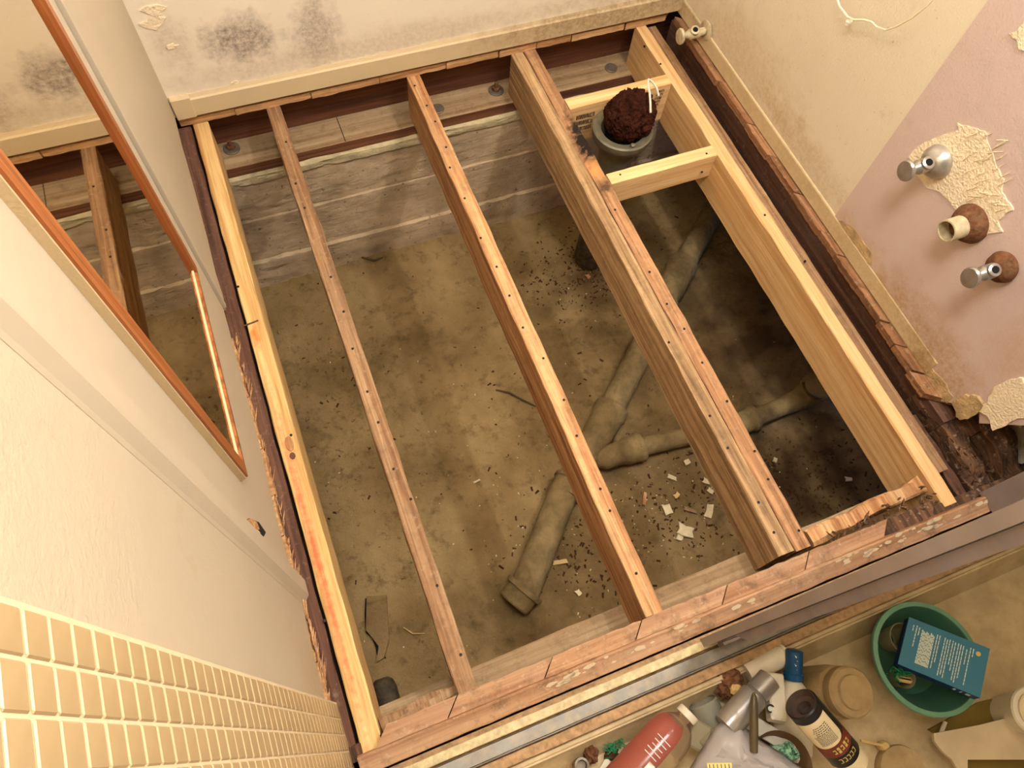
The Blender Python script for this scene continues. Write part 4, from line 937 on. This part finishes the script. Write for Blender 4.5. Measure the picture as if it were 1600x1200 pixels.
c0 = a + D_ * .13 + Vector((0, 0, .0432)) + sd_ * -.004; m.cbox(c0, (.016, .013, .001), math.atan2(D_.y, D_.x)); m.cbox(c0 + D_ * .014, (.008, .02, .001), math.atan2(D_.y, D_.x))
obj('bottle_print', m, 'printwhite', rb)
# rusty lumps and fittings
def lump(label, px, py, s_, mat, seed, name='rusty_lump', z=None):
    p = Q(px, py, ZF + s_[2]); me = bpy.data.meshes.new(name); bm = bmesh.new(); bmesh.ops.create_icosphere(bm, subdivisions=4, radius=1)
    for v in bm.verts:
        d_ = v.co.normalized(); k = 1 + .3 * mn.noise(d_ * 2 + Vector((seed, 0, 0))) + .2 * mn.noise(d_ * 5 + Vector((seed, 0, 0))); v.co = Vector((d_.x * s_[0], d_.y * s_[1], d_.z * s_[2])) * k
    bm.to_mesh(me); bm.free(); me.materials.append(M[mat]); o = bpy.data.objects.new(name, me); col.objects.link(o); o.location = p if z is None else Q(px, py, z); o['_org'] = tuple(o.location); return tag(o, label, 'scrap')
lump('dark rusty crusted lump wedged against the curb above the silver tube', 1138, 1068, (.03, .034, .032), 'rust', 3, z=-.015)
lump('orange-brown nugget of rust in front of the dark crusted lump', 1150, 1078, (.011, .010, .010), 'yellowknob', 5, z=.03)
lump('upright rusty fitting at the bottom edge left of the red bottle', 922, 1176, (.014, .019, .024), 'rust', 8, 'rusty_fitting')
a = Q(909, 1196, -.02); m = MB(); m.lathe((a.x, a.y, ZF), (a.x, a.y, 1), [(0, .014), (.045, .014), (.046, .010), (.03, .009)], 18, False); m.lathe((a.x, a.y, ZF + .03), (a.x, a.y, 1), [(0, .0095), (.001, .009)], 12)
tag(obj('pipe_nipple', m, 'steel', smooth=True, base=True), 'short grey pipe nipple at the bottom edge beside the rusty fitting', 'fitting')
lump('small dark brown scrap touching the green mesh scrap', 955, 1178, (.014, .011, .010), 'litter', 11, 'wood_scrap')
a = Q(962, 1166, -.04); m = MB()
for k in range(30):
    p = a + Vector((r.uniform(-.02, .02), r.uniform(-.012, .014), r.uniform(-.012, .006))); m.tube([p, p + Vector((r.uniform(-.012, .012), r.uniform(-.012, .012), r.uniform(0, .01))), p + Vector((r.uniform(-.016, .016), r.uniform(-.016, .016), 0))], .0011, 4)
tag(obj('green_mesh', m, 'greenleaf', base=True), 'scrap of green mesh beside the red bottle', 'scrap')
lump('tan wood shaving at the bottom edge left of the rusty fitting', 893, 1201, (.014, .008, .006), 'oldfir', 14, 'wood_scrap')
m = MB(); m.cbox(Q(945, 1196, -.05), (.03, .012, .004), .6, .001); tag(obj('paper_scrap', m, 'white', base=True), 'white paper scrap between the rusty fitting and the red bottle', 'scrap')
m = MB(); m.cbox(Q(1028, 1190, .0), (.05, .022, .012), .75, .002); tag(obj('yellow_stick', m, 'label', base=True), 'cream-yellow stick lying along the red bottle', 'scrap')
a = Q(1384, 1166, -.04); m = MB(); m.lathe((a.x, a.y, ZF), (a.x, a.y, 1), [(0, .007), (.004, .010), (.018, .011), (.024, .007)], 14); m.tube([a, Q(1345, 1157, -.045)], .003, 6)
tag(obj('tan_knob', m, 'yellowknob', smooth=True, base=True), 'small tan knob on a thin rod right of the black can', 'knob')
a = Q(1415, 1205, -.03); m = MB(); m.lathe((a.x, a.y, ZF), (a.x, a.y, 1), [(0, .045), (.02, .047), (.026, .045), (.024, .040)], 36); tag(obj('round_cover', m, 'dustyjar', smooth=True, base=True), 'dusty brown round cover at the bottom edge right of the black can', 'lid')
# olive sheet, cream board, straw, white container at the lower right
def slab(name, px, z0, z1, mat, label, cat):
    return tag(obj(name, MB().prism(qz(px, z1), 2, z0, z1), mat, base=True), label, cat)
slab('olive_sheet', [(1452, 1140), (1530, 1097), (1604, 1080), (1640, 1150), (1620, 1240), (1505, 1240), (1500, 1170)], ZF, ZF + .008, 'olive', 'olive-yellow sheet under the cream board at the lower right', 'sheet')
slab('cream_board', [(1459, 1146), (1530, 1133), (1592, 1117), (1640, 1110), (1640, 1187), (1512, 1187), (1512, 1240), (1498, 1206), (1487, 1186), (1474, 1176), (1460, 1158)], -.02, -.012, 'creamboard', 'cream board lying right of the teal basin', 'board')
m = MB(); m.tube([Q(1477, 1128, -.04), Q(1470, 1146, -.04)], .004, 10); tag(obj('white_straw', m, 'white', base=True), 'short white tube between the basin and the cream board', 'tube')
a = Q(1618, 1112, .03); m = MB(); m.lathe((a.x, a.y, ZF), (a.x, a.y, 1), [(0, .034), (.06, .040), (.08, .044), (.088, .046), (.092, .044), (.094, .036)], 36); wc = thing('white_container', 'off-white lidded container at the right edge beside the cream board', 'container', (a.x, a.y, ZF)); obj('tub', m, 'white', wc, True)
obj('lid_disc', MB().lathe((a.x, a.y, .03), (a.x, a.y, 1), [(0, .036), (.006, .036), (.008, .034)], 32), 'label', wc, True)
for o in bpy.data.objects:
    if '_org' in o: del o['_org']
